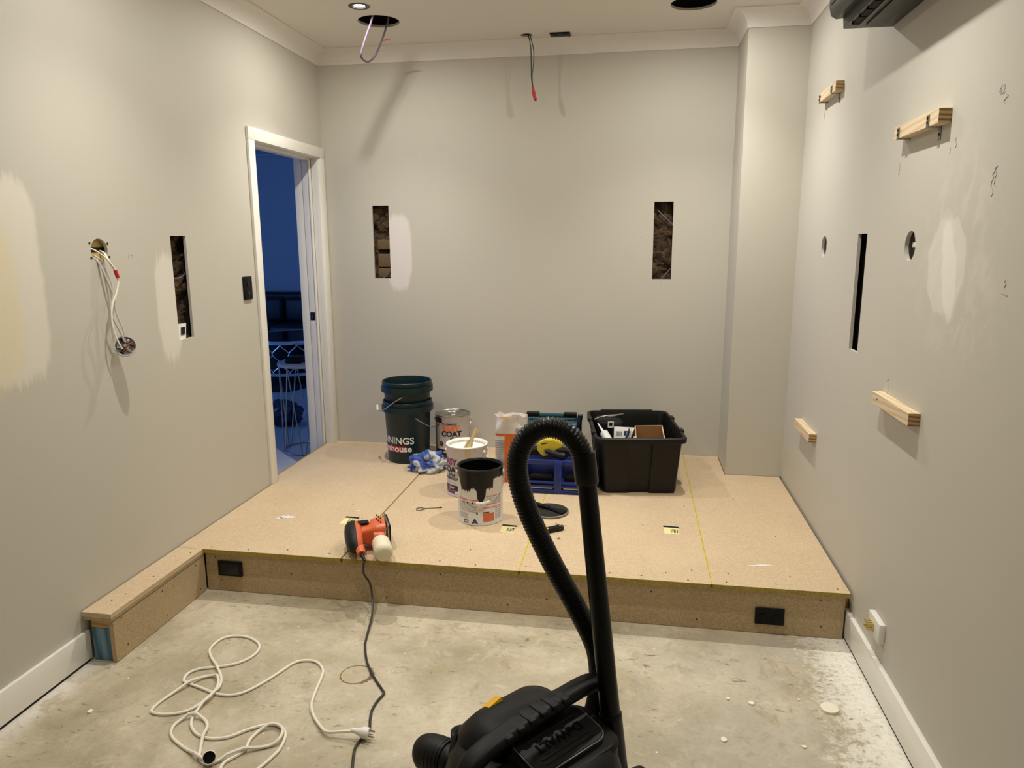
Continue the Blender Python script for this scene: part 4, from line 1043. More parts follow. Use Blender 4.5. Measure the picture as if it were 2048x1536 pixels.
b = B(); b.bx(-wd / 2, wd / 2, -dp / 2 + .008, -dp / 2 + .030, .166, .19, .004); b.obj('top_rail', M_BLUEP, cd)
b = B(); b.bx(-wd / 2, wd / 2, -dp / 2 + .10, -dp / 2 + .106, .06, .19, .001); b.obj('bay_back', M_BLUEP, cd)
b = B(); b.bx(-wd / 2 + .01, wd / 2 - .01, -dp / 2 + .02, -dp / 2 + .1, .058, .064, .001); b.obj('bay_floor', M_BLUEP, cd)
for k, z in enumerate((.012, .036, .058)):
    b = B(); b.bx(-wd / 2, wd / 2, -dp / 2 - .002, -dp / 2 + .012, z, z + .013, .003); b.obj('front_rail', M_BLUEP, cd)
for sx in (-1, 1):
    b = B(); b.bx(sx * .1 - .07, sx * .1 + .07, -dp / 2 + .006, -dp / 2 + .012, .027, .033); b.obj('metal_strip', M_STEEL, cd)
    b = B(); b.bx(sx * .1 - .066, sx * .1 + .066, -dp / 2 + .03, -dp / 2 + .095, .066, .095, .006); b.obj('bay_insert', M_BLACKP, cd)
sp_ = empty('spool_gun', (1.612, 3.93, HP + .192), 'yellow domed power tool with black nozzle lying on the blue caddy', 'power tool', None, (0, 0, .05))
prf = [(-.075, .045), (-.068, .072), (-.045, .092), (-.010, .102), (.030, .098), (.065, .082), (.072, .060), (.045, .045), (.015, .035), (-.010, .015), (-.015, .003), (-.045, .003), (-.055, .02), (-.066, .034)]
b = B(); b.prism(prf, -.03, .03, Matrix.Rotation(PI / 2, 4, 'X')); es = [e for e in b.bm.edges]; bmesh.ops.bevel(b.bm, geom=es, offset=.006, segments=2, affect='EDGES', clamp_overlap=True); b.obj('housing', simple('dull_yellow', lin(206, 184, 50), .4, var=.06), sp_)
b = B(); b.box((-.030, -.0305, .078), (.034, .002, .005), .0005, Matrix.Rotation(-.2, 3, 'Y')); b.obj('slot', M_BLACKP, sp_)
b = B(); b.tube(spline([(-.018, -.034, .036), (.02, -.05, .028), (.06, -.06, .018), (.10, -.055, .012)]), [.014] * 6 + [.02] * 6 + [.022] * 4 + [.012, .008, .005], 12); o = b.obj('nozzle', M_BLACKP, sp_)
b = B(); b.lathe([(.010, 0), (.013, 0), (.013, .006), (.010, .006), (.010, 0)], 20, T=Matrix.Translation((-.022, -.034, .037)) @ Matrix.Rotation(PI / 2, 4, 'X')); b.obj('nozzle_ring', M_STEEL, o)
b = B(); b.box((.075, .0, .055), (.085, .022, .008), .002, Matrix.Rotation(.12, 3, 'Y')); b.obj('blade', M_STEEL, sp_)
b = B(); b.bx(-.16, -.02, -.0, .08, .0, .035, .008); b.bx(.03, .13, .0, .08, 0, .03, .008); b.obj('battery_base', M_BLACKP, sp_)

# ================================================================== BLACK TUB AND CONTENTS
M_TUB = simple('tub_black_plastic', lin(12, 11, 10), .42, spec=.3, var=.15, sc=15)
tb = empty('storage_tub', (2.075, 4.215, HP + .0006), 'large open black storage tub full of packaging', 'tub', None, (0, 0, .13))
def rrect(w, d, r, n=6, rib=0.0):
    pts = []
    for cx, cy, a0 in ((w / 2 - r, d / 2 - r, 0), (-w / 2 + r, d / 2 - r, 90), (-w / 2 + r, -d / 2 + r, 180), (w / 2 - r, -d / 2 + r, 270)):
        for k in range(n + 1):
            a = math.radians(a0 + 90 * k / n); pts.append((cx + r * math.cos(a), cy + r * math.sin(a)))
    return pts
def tubring(w, d, r, z): return [Vector((x, y, z)) for x, y in rrect(w, d, r)]
b = B(); H_ = .325
b.rings([tubring(.40, .57, .03, .0), tubring(.415, .585, .035, .008), tubring(.462, .638, .045, H_ - .035), tubring(.466, .642, .045, H_ - .032), tubring(.500, .676, .05, H_ - .032), tubring(.508, .684, .05, H_ - .026), tubring(.508, .684, .05, H_ - .004), tubring(.500, .676, .05, H_), tubring(.474, .65, .045, H_),
         tubring(.455, .63, .04, H_ - .03), tubring(.41, .58, .03, .010)], 0, True)
b.obj('tub_shell', M_TUB, tb, smooth=30)
def rib(xf, yf, w, d):                # raised vertical panels
    b = B(); bo = [(-w / 2, -d / 2), (w / 2, -d / 2), (w / 2, d / 2), (-w / 2, d / 2)]
    lo = [Vector((xf * .410 / 2 + x * .93, yf * .580 / 2 + y * .93, .004)) for x, y in bo]; hi = [Vector((xf * .466 / 2 + x, yf * .642 / 2 + y, H_ - .034)) for x, y in bo]
    b.rings([lo, hi], 0, True); b.obj('raised_panel', M_TUB, tb)
rib(-.60, -1, .130, .026); rib(.60, -1, .150, .026)
for yy in (-.6, -.2, .2, .6): rib(-1, yy, .014, .075); rib(1, yy, .014, .075)
for (x, y, w, d) in ((-.25, -.19, .02, .06), (-.25, .12, .02, .06), (.25, -.14, .02, .06), (.25, .16, .02, .06), (-.06, .34, .20, .02), (.10, .34, .12, .02)):
    b = B(); b.bx(x - w / 2 - .004, x + w / 2 + .004, y - d / 2 - .004, y + d / 2 + .004, H_ - .012, H_ + .004, .003); b.obj('rim_clip', M_TUB, tb)
# contents (things of their own, resting in the tub)
Rz = Matrix.Rotation(.13, 4, 'Z')
def intub(x, y, z): v = Rz @ Vector((x, y, 0)); return (2.075 + v.x, 4.215 + v.y, HP + z)
M_CARD = simple('brown_cardboard', lin(150, 112, 68), .8, var=.08, sc=20)
M_CARDE = simple('cardboard_edge', lin(214, 184, 136), .8, var=.05)
cb = empty('cardboard_box', intub(.078, -.150, .172), 'open brown cardboard box inside the black tub', 'box', None, (.05, -.05, .02))
for q in ((-.080, -.075, -.13, .13, 0, .140), (.075, .080, -.13, .13, 0, .140), (-.080, .080, -.13, -.126, 0, .135), (-.080, .080, .126, .13, 0, .142)):
    b = B(); b.bx(*q, 0.0)
    bmesh.ops.recalc_face_normals(b.bm, faces=b.bm.faces[:])
    for f in b.bm.faces: f.material_index = 1 if f.normal.z > .5 else 0
    b.obj('box_wall', [M_CARD, M_CARDE], cb, smooth=0)
b = B(); b.bx(-.078, .078, -.128, .128, .0, .004); b.obj('box_base', M_CARD, cb, smooth=0)
for k in range(3):
    b = B(); b.box((-.156 + .016 * k, -.01, .085), (.004, .10, .16), .001, Matrix.Rotation(.35, 3, 'Y')); tag_o = b.obj('sheet', [M_WPLAS if k == 1 else M_BLACKP], None, loc=intub(.085, -.16, .165))
    tag_o.name = 'leaflet'; tag(tag_o, ['dark folded leaflet furthest left beside the cardboard box', 'white folded leaflet between the two dark leaflets', 'dark folded leaflet pressed against the cardboard box'][k], 'leaflet', 'leaflets beside the cardboard box')
cap = simple('caulk_tube_white', lin(214, 214, 212), .35, var=.06)
for k, (x, y, z, ry, rz, lb) in enumerate(((-.145, -.13, .235, 1.15, 2.05, 'white sealant cartridge with long nozzle lying in the black tub'), (-.092, -.275, .215, -1.5, .05, 'white sealant cartridge lying flat at the front of the tub'))):
    e = empty('sealant_cartridge', intub(x, y, z), lb, 'cartridge', None, (0, ry, rz))
    if k: e.scale = (.65, .65, .65)
    b = B(); b.lathe([(0, -.10), (.024, -.10), (.025, -.098), (.025, .10), (.020, .105), (0, .105)], 24); b.obj('cartridge_body', cap, e)
    b = B(); b.lathe([(.009, .105), (.009, .12), (.008, .125), (.003, .20), (0, .20)], 16); b.obj('nozzle', M_WPLAS, e)
    b = B(); b.lathe([(.0253, -.08), (.0253, .02)], 24); b.obj('label_panel', M_TINW if k else M_TING, e)
wb = empty('product_box', intub(-.030, .080, .172), 'white and blue product box standing in the black tub', 'box', None, (-.3, 0, -.05))
b = B(); b.bx(-.075, .075, -.03, .03, 0, .105, .002); b.obj('carton', M_WPLAS, wb)
b = B(); b.bx(-.015, .072, -.0312, -.0302, .055, .082); b.bx(.03, .072, -.0312, -.0302, .018, .034); b.obj('printed_panel', simple('print_navy', lin(28, 40, 96), .5), wb, smooth=0)
b = B(); b.bx(.0, .062, -.0318, -.0311, .066, .072); b.obj('printed_line', M_LABW, wb, smooth=0)
b = B()
for k in range(7): b.bx(-.062 + k * .005, -.062 + k * .005 + (.002 if k % 2 else .003), -.0312, -.0302, .05, .078)
b.obj('barcode', M_BLACKP, wb, smooth=0)
tp = empty('tool_pouch', intub(-.135, .225, .165), 'black tool pouch with white tag at the back of the tub', 'pouch', None, (0, .1, .2))
b = B(); b.bx(-.09, .09, -.07, .065, 0, .14, .03, seg=3); b.obj('pouch_body', M_BLACKP, tp)
b = B(); b.tube(spline([(-.10, -.06, .135), (-.05, -.07, .162), (.02, -.06, .172), (.08, -.02, .175)]), .006, 8); b.obj('piping', M_STEEL, tp)
b = B(); b.box((.0, -.074, .115), (.036, .002, .040), .0, Matrix.Rotation(-.1, 3, 'Y')); o = b.obj('tag', M_LABW, tp)
b = B(); b.box((.0, -.0755, .117), (.020, .001, .018)); b.obj('tag_print', M_BLACKP, o)
b = B(); b.bx(-.19, .19, -.26, .26, .0, .14, .02); fl_ = b.obj('packed_parcel', M_BLACKP, None, loc=intub(0, 0, .013), rotz=.13)
tag(fl_, 'dark parcel filling the bottom of the black tub', 'parcel')

# ================================================================== RAG, LID, SCRAPER, HOOK, FOLDED KNIFE
def rag():
    t = NT('blue_white_rag'); c = t.coords(); n = t.noise(c, 8, 2, .5, .6)
    f = t.step(n, .45, .50); g = t.noise(c, 60, 4)
    return t.done(t.mix(f, t.mix(g, lin(40, 64, 130), lin(74, 102, 172)), t.mix(g, lin(160, 164, 170), lin(206, 208, 208))), .9)
b = B(); bmesh.ops.create_icosphere(b.bm, subdivisions=5, radius=1)
for v in b.bm.verts:
    p = v.co.copy()
    k = 1 + .22 * noise.noise(p * 1.7) + .30 * (abs(noise.noise(p * 2.3 + Vector((3, 1, 2)))) - .2) * 1.6 + .07 * noise.noise(p * 5)
    z = p.z * .075 * k + .048
    v.co = Vector((p.x * .108 * k * (1.1 if z < .03 else 1), p.y * .085 * k * (1.1 if z < .03 else 1), max(z, .0015 + .004 * abs(noise.noise(p * 9)))))
tag(b.obj('rag', rag(), loc=(.838, 4.150, HP), smooth=75), 'crumpled blue and white cotton rag beside the green buckets', 'rag')
ld_ = empty('tin_lid', (1.650, 3.556, HP), 'round tin lid covered in black paint lying on the platform', 'lid')
b = B(); b.lathe([(0, .004), (.092, .004), (.094, .007), (.098, .007), (.103, .003), (.103, .009), (.098, .012), (.092, .010), (.09, .008), (0, .008)], 48); b.obj('lid_disc', simple('lid_rim_paint', lin(120, 112, 96), .5, var=.3, sc=20), ld_)
b = B(); b.lathe([(0, .0095), (.089, .0095), (.096, .0125)], 48); b.obj('black_paint', simple('drying_black_paint', lin(38, 36, 34), .5, var=.5, sc=25, bump=.4), ld_)
scp = empty('scraper', (1.635, 3.575, HP + .013), 'long black-coated scraper lying across the painted tin lid', 'scraper', None, (0, .03, -.50))
b = B(); b.box((-.045, 0, .008), (.13, .024, .014), .005); b.obj('handle', M_BLACKP, scp)
b = B(); b.prism([(.02, -.009), (.11, -.024), (.11, .024), (.02, .009)], .004, .008); b.obj('blade', M_BLACKP, scp)
kn = empty('utility_knife', (1.685, 3.290, HP), 'black and yellow folding utility knife on the platform', 'knife', None, (0, 0, .62))
b = B(); b.prism([(-.10, -.014), (.06, -.016), (.072, -.010), (.074, .010), (.06, .017), (-.10, .012)], .001, .022); b.obj('handle', M_BLACKP, kn, smooth=20)
b = B(); b.box((-.050, 0, .0232), (.078, .024, .003), .001); o = b.obj('label_panel', M_YEL, kn)
b = B(); b.tube(spline([(.045, -.013, .012), (.062, -.010, .020), (.066, .004, .022), (.050, .012, .016)]), .0035, 8); b.obj('wire_clip', M_STEEL, kn)
hk = empty('wire_hook', (1.02, 3.503, HP + .003), 'bent steel wire hook lying beside the nearest tin', 'hook', None, (0, 0, .36))
b = B(); b.tube(spline([(.062, .0, 0), (.03, .002, 0), (-.02, .006, 0), (-.042, .020, 0), (-.062, .013, 0), (-.064, -.010, 0), (-.045, -.016, 0), (-.02, -.003, 0)]), .0026, 8); b.obj('wire', M_ZINC, hk)
b = B(); b.tube([(.055, 0, 0), (.068, 0, 0)], .0042, 8); b.obj('end_nut', M_SCREW, hk)

# ================================================================== SANDER
M_ORG = simple('orange_plastic', lin(212, 104, 62), .38, var=.06)
M_GRIP = simple('rubber_grip', lin(24, 24, 25), .55, spec=.3, var=.15)
sd = empty('orbital_sander', (.956, 3.022, HP), 'orange and black palm sander lying on its side at the platform edge', 'sander', None, (0, 0, .45)); sd.scale = (1.16,) * 3
Yr = Matrix.Rotation(-PI / 2, 4, 'Y')
b = B(); b.box((.0, .0, .056), (.006, .135, .108), .002); o = b.obj('base_plate', M_STEEL, sd)
b = B(); b.box((.006, .0, .056), (.008, .125, .102), .002); b.obj('foam_pad', M_BLACKP, o)
for yy in (-.066, .066):
    b = B(); b.tube([(-.004, yy, .012), (-.012, yy, .02), (-.012, yy, .092), (-.004, yy, .10)], .0025, 6); b.obj('paper_clamp', M_STEEL, o)
b = B(); b.rings([[Vector((x, y * s_, .056 + (z) * s_)) for y, z in rrect(.112, .100, .02)] for x, s_ in ((-.008, 1), (-.040, 1), (-.055, .92), (-.066, .74), (-.100, .60), (-.108, .66))], 0, True); b.obj('lower_body', M_ORG, sd, smooth=35)
for yy in (-.02, .0, .02):
    for zz in (.095, .080):
        s_ = B(); s_.box((-.030 - (yy * .3), yy, zz + .028), (.006, .008, .004), 0); s_.obj('vent_slot', M_DARK, sd)
hd = [(-.060, .045), (-.030, .050), (.03, .050), (.058, .035), (.066, .0), (.058, -.035), (.03, -.048), (-.03, -.048), (-.085, -.034), (-.115, -.026), (-.125, 0), (-.115, .02)]
b = B(); b.rings([[Vector((x, yy * s_ - (.0), .056 + zz * s_)) for yy, zz in hd] for x, s_ in ((-.100, .72), (-.108, .92), (-.122, 1.0))], 0, True); b.obj('collar', M_ORG, sd, smooth=45)
b = B(); b.rings([[Vector((x, yy * s_, .056 + zz * s_)) for yy, zz in hd] for x, s_ in ((-.122, 1.0), (-.135, 1.02), (-.150, .92), (-.160, .70), (-.164, .35))], 0, True); b.obj('palm_grip', M_GRIP, sd, smooth=45)
b = B(); b.tube([(-.118, -.085, .050), (-.114, -.125, .045), (-.112, -.150, .040)], [.017, .018, .016], 16); b.obj('cord_socket', M_ORG, sd)
b = B(); b.tube([(-.112, -.150, .040), (-.108, -.17, .034), (-.104, -.185, .026)], [.008, .007, .005], 10); b.obj('strain_relief', M_BLACKP, sd)
b = B(); b.box((-.090, .02, .098), (.045, .03, .010), .003); b.obj('switch_cover', M_BLACKP, sd)
b = B(); b.box((-.036, -.060, .056), (.044, .03, .052), .005); b.obj('dust_port', simple('salmon_plastic', lin(214, 120, 92), .4), sd)
cl = B(); cl.tube(spline([(-.034, -.070, .056), (-.034, -.085, .056), (-.034, -.10, .054), (-.033, -.135, .050), (-.032, -.168, .045), (-.032, -.178, .044), (-.032, -.182, .043)], 3), [.017, .019, .022, .026, .03, .033, .034, .0345, .035, .0352, .0355, .0355, .0355, .035, .033, .030, .027, .020, .010], 28)
cl.obj('dust_canister', simple('cream_canister', lin(226, 216, 188), .5, var=.05), sd)
b = B(); b.tube([(-.034, -.076, .056), (-.034, -.088, .056)], [.021, .024], 20); b.obj('canister_clip', simple('grey_clear_plastic', lin(186, 186, 190), .3), sd)

sc_pts = [(.940, 2.780, .239), (.936, 2.772, .222), (.929, 2.790, .172), (.938, 2.828, .112), (.958, 2.80, .062), (.985, 2.72, .022), (1.005, 2.62, .007), (1.018, 2.56, .005), (1.03, 2.516, .005), (1.066, 2.431, .005), (1.101, 2.369, .005), (1.149, 2.302, .005), (1.199, 2.242, .005), (1.211, 2.22, .005), (1.203, 2.178, .005), (1.202, 2.127, .005), (1.214, 2.075, .005), (1.226, 2.038, .005), (1.225, 2.0, .005), (1.216, 1.954, .005), (1.22, 1.915, .005), (1.241, 1.848, .005), (1.269, 1.761, .005), (1.33, 1.60, .005), (1.45, 1.35, .005)]
b = B(); b.tube(spline(sc_pts), .0046, 8)
tag(b.obj('sander_lead', simple('dark_rubber_cord', lin(46, 44, 40), .5, var=.1)), 'dark sander cord hanging off the platform and across the concrete', 'cord')

# ================================================================== WHITE EXTENSION CORD
CORD = [(1.2, 1.981), (1.157, 1.98), (1.105, 1.979), (1.071, 2.005), (1.018, 2.062), (0.983, 2.12), (0.965, 2.19), (0.949, 2.281), (0.933, 2.328), (0.894, 2.369), (0.849, 2.377), (0.807, 2.355), (0.782, 2.292), (0.749, 2.21), (0.712, 2.15), (0.672, 2.126), (0.617, 2.127), (0.543, 2.15), (0.481, 2.169), (0.454, 2.182), (0.444, 2.225), (0.469, 2.259), (0.524, 2.28), (0.585, 2.311), (0.62, 2.36), (0.625, 2.416), (0.597, 2.463), (0.534, 2.496), (0.472, 2.496), (0.434, 2.466), (0.428, 2.407), (0.446, 2.364), (0.51, 2.295), (0.568, 2.237), (0.597, 2.193), (0.615, 2.131), (0.592, 2.05), (0.56, 2.011), (0.511, 1.992), (0.467, 1.992), (0.448, 2.009), (0.451, 2.064), (0.48, 2.14), (0.517, 2.209), (0.554, 2.223), (0.583, 2.199), (0.609, 2.149), (0.614, 2.101), (0.607, 2.042), (0.613, 1.991), (0.637, 1.948), (0.681, 1.914), (0.735, 1.903), (0.788, 1.92), (0.831, 1.963), (0.874, 1.993), (0.911, 2.001), (0.946, 1.985), (0.97, 1.95), (0.98, 1.891), (0.971, 1.843), (0.96, 1.807), (0.942, 1.772), (0.902, 1.754), (0.852, 1.768), (0.839, 1.805), (0.86, 1.842), (0.872, 1.874), (0.864, 1.921), (0.877, 1.97), (0.912, 1.991), (0.95, 1.972), (0.963, 1.924), (0.934, 1.896), (0.877, 1.866), (0.837, 1.83), (0.812, 1.806), (0.791, 1.791), (0.752, 1.813), (0.728, 1.857), (0.711, 1.899), (0.695, 1.945), (0.669, 1.98), (0.625, 1.998), (0.594, 1.988), (0.576, 1.952), (0.585, 1.914), (0.613, 1.884), (0.663, 1.855), (0.709, 1.833), (0.746, 1.812), (0.775, 1.8)]
r_c = .0052; zc = []
P2d = [Vector(p) for p in CORD]
pts = spline([(p.x, p.y, r_c) for p in P2d], 5)
# lift later strands over earlier ones where they cross
for i in range(len(pts)):
    hit = 0
    for j in range(0, i - 12):
        if (pts[i].xy - pts[j].xy).length < .014: hit = max(hit, 1)
    if hit: pts[i].z = r_c + .0118
for _ in range(10):
    zz = [pts[i].z for i in range(len(pts))]
    for i in range(1, len(pts) - 1): pts[i].z = max((zz[i - 1] + zz[i] + zz[i + 1]) / 3, r_c) if zz[i] < r_c + .0117 else zz[i]
for i in range(26): pts[i].z = max(pts[i].z, r_c + .0268 * (1 - i / 26) ** 1.6)
ec = empty('extension_cord', (0, 0, 0), 'white extension cord tangled on the concrete with plug and socket ends', 'extension cord')
b = B(); b.tube(pts, r_c, 8); b.obj('cord', M_WCORD, ec)
# plug
a = math.radians(3); dv = Vector((math.cos(a), math.sin(a), 0)); p0 = Vector((1.192, 1.981, .032))
T_ = Matrix.Translation(p0) @ Matrix.Rotation(a, 4, 'Z') @ Matrix.Rotation(.16, 4, 'Y') @ Matrix.Rotation(PI / 2, 4, 'Y')
b = B(); b.lathe([(0, -.006), (.007, -.006), (.008, 0), (.009, .012), (.014, .026), (.0185, .034), (.0185, .050), (.017, .052), (0, .052)], 24, T=T_); o = b.obj('plug', M_WPLAS, ec)
for dx, dy, an in ((-.006, -.007, .5), (-.006, .007, -.5), (.009, 0, 0)):
    b = B(); b.box((0, 0, 0), (.0065, .0016, .019), .0004); ob = b.obj('pin', M_STEEL, o)
    ob.matrix_local = T_ @ Matrix.Translation((dx, dy, .061)) @ Matrix.Rotation(an, 4, 'Z')
# socket end, facing the camera and up
ss = Vector((.800, 1.792, .030)); sdir = Vector((.42, -.62, .55)).normalized()
T_ = Matrix.Translation(ss) @ sdir.to_track_quat('Z', 'Y').to_matrix().to_4x4()
b = B(); b.lathe([(0, -.040), (.008, -.040), (.011, -.030), (.018, -.012), (.0205, -.006), (.0205, .014), (.0185, .016), (.0175, .012), (.0175, .006)], 28, T=T_); o = b.obj('socket', M_WPLAS, ec)
b = B(); b.lathe([(.0178, .008), (0, .008)], 24, T=T_); b.obj('socket_face', M_BLACKG, o)

# ================================================================== FLOOR DEBRIS
b = B(); n = 26
top = [(.030 * math.cos(2 * PI * k / n) * random.uniform(.93, 1.03), .030 * math.sin(2 * PI * k / n) * random.uniform(.93, 1.03)) for k in range(n)]
b.prism(top, 0, .009); tag(b.obj('plasterboard_disc', simple('plaster_white', lin(236, 230, 210), .8, var=.05, sc=60), loc=(2.757, 2.383, 0), smooth=0), 'round white plasterboard plug lying on the concrete by the skirting', 'disc')
dbr = [(2.42, 2.387, .010, 'on the concrete right of the hose'), (2.50, 2.375, .013, 'left of the plasterboard disc'), (2.38, 2.165, .015, 'nearest the vacuum on the right'), (2.63, 2.17, .011, 'in front of the plasterboard disc'), (2.665, 2.42, .008, 'just behind the plasterboard disc'), (.24, 1.97, .013, 'at the far left of the floor')]
for x, y, r, lb in dbr:
    b = B(); b.prism([(r * math.cos(2 * PI * k / 7) * random.uniform(.5, 1.1), r * math.sin(2 * PI * k / 7) * random.uniform(.4, .9)) for k in range(7)], 0, .005)
    tag(b.obj('plaster_crumb', simple('plaster_white', lin(236, 230, 210), .8), loc=(x, y, 0), smooth=0), 'small white plaster crumb ' + lb, 'crumb', 'plaster crumbs on the floor')

# ================================================================== VACUUM CLEANER
vc = empty('vacuum_cleaner', (1.868, 1.36, 0), 'black wet and dry vacuum with arched hose and upright wand in the foreground', 'vacuum', None, (0, 0, math.radians(50)))
# local: x runs along the handle (toward the wand), -y faces the camera's right (lid with raised name), +y far side with switch
def ov(a, b_, r, z, n=8, cx=0, cy=0): return [Vector((x + cx, y + cy, z)) for x, y in rrect(a, b_, r, n)]
b = B(); b.lathe([(0, .045), (.150, .045), (.160, .055), (.178, .36), (.186, .365), (.186, .380), (0, .380)], 48); b.obj('tank', M_TANK, vc)
for a in (45, 135, 225, 315):
    ra = math.radians(a); c = Vector((.165 * math.cos(ra), .165 * math.sin(ra), 0))
    b = B(); b.box((c.x, c.y, .065), (.05, .05, .05), .008, Matrix.Rotation(ra, 3, 'Z')); b.obj('caster_arm', M_TANK, vc)
    b = B(); b.cyl((c.x - .01, c.y, .022), (c.x + .01, c.y, .022), .022, n=20); b.obj('caster_wheel', M_BLACKP, vc)
b = B(); b.rings([ov(.372, .360, .15, .380), ov(.384, .372, .155, .388), ov(.384, .372, .155, .415), ov(.366, .350, .145, .465), ov(.340, .310, .12, .508), ov(.310, .270, .10, .532), ov(.22, .18, .07, .540)], 0, True); b.obj('head', M_TANK, vc, smooth=50)
# filter cover toward the camera with the raised name
tl = Matrix.Translation((0, -.03, .566)) @ Matrix.Rotation(.20, 4, 'X') @ Matrix.Translation((0, .03, -.566))
b = B(); cvr = [ov(.205, .115, .030, .500, cx=.028, cy=-.048), ov(.202, .112, .030, .558, cx=.028, cy=-.048), ov(.190, .100, .026, .566, cx=.028, cy=-.048)]
b.rings([[tl @ p for p in r] for r in cvr], 0, True); co_ = b.obj('filter_cover', M_TANK, vc, smooth=40)
b = B(); text_on(b, 'DeWALT', .030, lambda u, v: tl @ Vector((.028 - u, -.047 - v, .5672)), bold=.001, sx=1.1); b.obj('lettering', simple('raised_black', lin(2, 2, 2), .7, spec=.1), co_, smooth=0)
for yy in (-.072, -.084, -.022):
    b = B(); b.box(tl @ Vector((.028, yy, .5665)), (.14, .0032, .003), .0008, tl.to_3x3()); b.obj('cover_rib', M_TANK, co_)
b = B(); outl = [tl @ p for p in ov(.196, .106, .028, .5650, cx=.028, cy=-.048)]; b.tube(outl, .0018, 6, closed=True); b.obj('cover_lip', simple('worn_edge', lin(84, 82, 78), .35, var=.6, sc=60), co_)
b = B(); b.rings([[tl @ p for p in r] for r in (ov(.245, .150, .040, .48, cx=.040, cy=-.055), ov(.240, .145, .040, .545, cx=.040, cy=-.055), ov(.225, .135, .035, .553, cx=.036, cy=-.053))], 0, True); b.obj('cover_surround', M_TANK, vc, smooth=40)
# switch housing on the far side
b = B(); b.rings([ov(.250, .15, .06, .50, cx=.00, cy=.075), ov(.245, .145, .06, .545, cx=.00, cy=.072), ov(.215, .120, .05, .578, cx=.005, cy=.058), ov(.15, .075, .035, .590, cx=.01, cy=.045)], 0, True); b.obj('motor_hump', M_TANK, vc, smooth=60)
b = B(); b.prism([(-.030, -.004), (.030, -.004), (.030, .016), (-.028, .003)], -.012, .012, Matrix.Translation((-.030, .112, .572)) @ Matrix.Rotation(-.35, 4, 'X') @ Matrix.Rotation(PI / 2, 4, 'X')); b.obj('rocker_switch', M_YEL, vc, smooth=0)
b = B(); b.lathe([(.018, 0), (.023, 0), (.023, .014), (.018, .016), (.012, .012), (.010, .004), (.0, .004)], 20, c=(-.075, .160, .497)); b.obj('cord_hook', M_BLACKP, vc)
b = B(); b.tube(spline([(-.125, .125, .50), (-.10, .135, .525), (-.08, .125, .545), (-.06, .11, .55)]), .010, 8); b.obj('lid_latch', M_BLACKP, vc)
# handle
hpath = spline([(-.168, .0, .500), (-.182, .0, .540), (-.165, 0, .572), (-.11, 0, .590), (0, 0, .600), (.10, 0, .606), (.170, 0, .604), (.196, 0, .588), (.196, 0, .548), (.172, 0, .485)], 6)
b = B(); sec = rrect(.048, .030, .012, 3); rs = []
for i, p in enumerate(hpath):
    d = (hpath[min(i + 1, len(hpath) - 1)] - hpath[max(i - 1, 0)]).normalized(); sd_ = Vector((0, 1, 0)); nn = sd_.cross(d).normalized()
    rs.append([p + sd_ * u + nn * v for u, v in sec])
b.rings(rs, 0, True); hd_ = b.obj('carry_handle', M_TANK, vc, smooth=45)
for k in range(6):
    x = -.085 + .032 * k; z = .5985 + .010 * (k - 2.5) / 2.5 * .6
    b = B(); b.box((x, -.004, z + .012 - .0006 * (k - 3) ** 2), (.021, .046, .016), .006, Matrix.Rotation(-.06, 3, 'Y')); b.obj('grip_rib', M_GRIP, hd_)
# blower port to the left
b = B(); pth = spline([(-.05, .12, .415), (-.062, .165, .412), (-.072, .20, .408), (-.080, .235, .405)], 6)
b.tube(pth, [.034] * 8 + [.036] * 3 + [.039] * 8, 24); b.obj('blower_port', M_BLACKP, vc)
b = B(); b.tube(spline([(-.074, .212, .407), (-.082, .245, .403), (-.090, .275, .396), (-.093, .288, .390), (-.095, .293, .387)], 3), [.043, .0435, .044, .044, .044, .044, .043, .041, .038, .033, .026, .018, .008], 28); b.obj('port_cap', M_BLACKP, vc)
for k in range(4):
    p_, q_ = Vector((-.074, .212, .407)), Vector((-.086, .26, .400)); c = p_.lerp(q_, .12 + k * .22)
    u, v, dd = frame(q_ - p_)
    b = B(); b.tube([c + (u * math.cos(2 * PI * i / 28) + v * math.sin(2 * PI * i / 28)) * .0438 for i in range(28)], .0013, 6, closed=True); b.obj('cap_rib', M_BLACKP, vc)

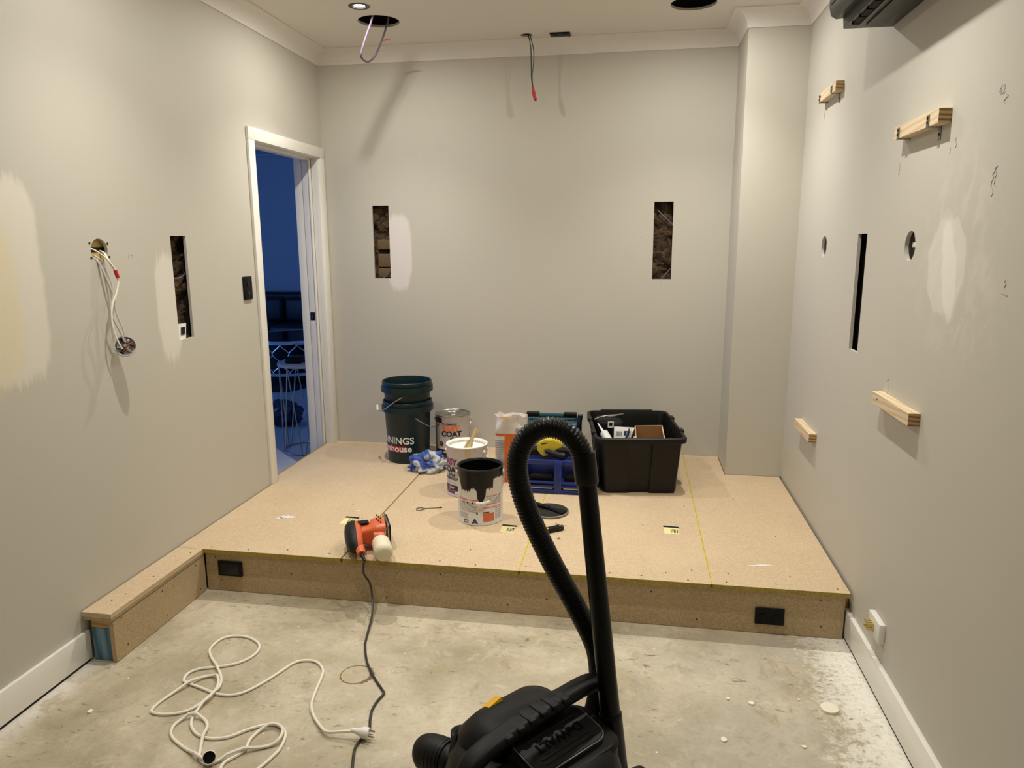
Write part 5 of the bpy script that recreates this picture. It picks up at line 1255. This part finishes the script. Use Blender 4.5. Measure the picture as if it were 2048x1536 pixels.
# hose and wand, given in room coordinates and turned into the vacuum's own frame
vinv = (Matrix.Translation((1.868, 1.36, 0)) @ Matrix.Rotation(math.radians(50), 4, 'Z')).inverted()
def vloc(p): return vinv @ Vector(p)
wt, wm, wb_ = Vector((1.957, 1.505, 1.135)), Vector((2.028, 1.46, .545)), Vector((2.052, 1.445, .34))
wtop = wt + (wt - wm).normalized() * .0
b = B(); b.tube([vloc(wm), vloc(wm.lerp(wt, .5)), vloc(wt)], [.0225, .0215, .0205], 28); b.obj('wand', M_HOSE, vc)
b = B(); b.tube([vloc(wt.lerp(wm, .105)), vloc(wt.lerp(wm, .10)), vloc(wt.lerp(wm, .02)), vloc(wt + (wt - wm) * .012)], [.0235, .0255, .0255, .0255], 28); b.obj('wand_cuff', M_HOSE, vc)
b = B(); dn = (wb_ - wm).normalized(); b.tube([vloc(wm - dn * .012), vloc(wm - dn * .010), vloc(wm), vloc(wb_)], [.024, .0255, .0255, .028], 28); b.obj('lower_cuff', M_HOSE, vc)
b = B(); b.tube([vloc(wb_ + Vector((0, 0, .03))), vloc(wb_ - Vector((0, 0, .05)))], .036, 20); b.box(vloc(wb_.lerp(Vector((1.98, 1.42, .30)), .5)), (.06, .05, .05), .006); b.obj('wand_holder', M_TANK, vc)
hpts = [(1.99, 1.56, .24), (1.999, 1.58, .40), (1.998, 1.575, .53), (1.992, 1.555, .632), (1.978, 1.535, .693), (1.942, 1.52, .776), (1.885, 1.505, .892), (1.835, 1.50, 1.006), (1.8135, 1.50, 1.085), (1.8175, 1.50, 1.140), (1.842, 1.50, 1.180), (1.880, 1.50, 1.196), (1.918, 1.50, 1.186), (1.944, 1.503, 1.158), (1.957, 1.505, 1.125)]
raw = spline(hpts, 30); Ls = [0]
for i in range(1, len(raw)): Ls.append(Ls[-1] + (raw[i] - raw[i - 1]).length)
pitch = .0078; N = int(Ls[-1] / pitch) * 4; hp3, hr = [], []; j = 0
for i in range(N + 1):
    s_ = Ls[-1] * i / N
    while j < len(Ls) - 2 and Ls[j + 1] < s_: j += 1
    f = (s_ - Ls[j]) / max(Ls[j + 1] - Ls[j], 1e-9); hp3.append(vloc(raw[j].lerp(raw[j + 1], f))); hr.append(.0222 + (.0016 if i % 4 in (1, 2) else -.0010))
b = B(); b.tube(hp3, hr, 22); b.obj('hose', M_HOSE, vc, smooth=60)
b = B(); b.tube([vloc((1.99, 1.56, .30)), vloc((1.98, 1.54, .22))], [.027, .03], 20); b.tube([vloc((1.985, 1.55, .25)), vloc((1.93, 1.46, .24))], .03, 20); b.obj('hose_inlet', M_TANK, vc)
b = B(); b.tube(spline([vloc((2.07, 1.47, .40)), vloc((2.10, 1.49, .40)), vloc((2.12, 1.47, .385))]), .006, 8); b.obj('cord_clip', M_BLACKP, vc)
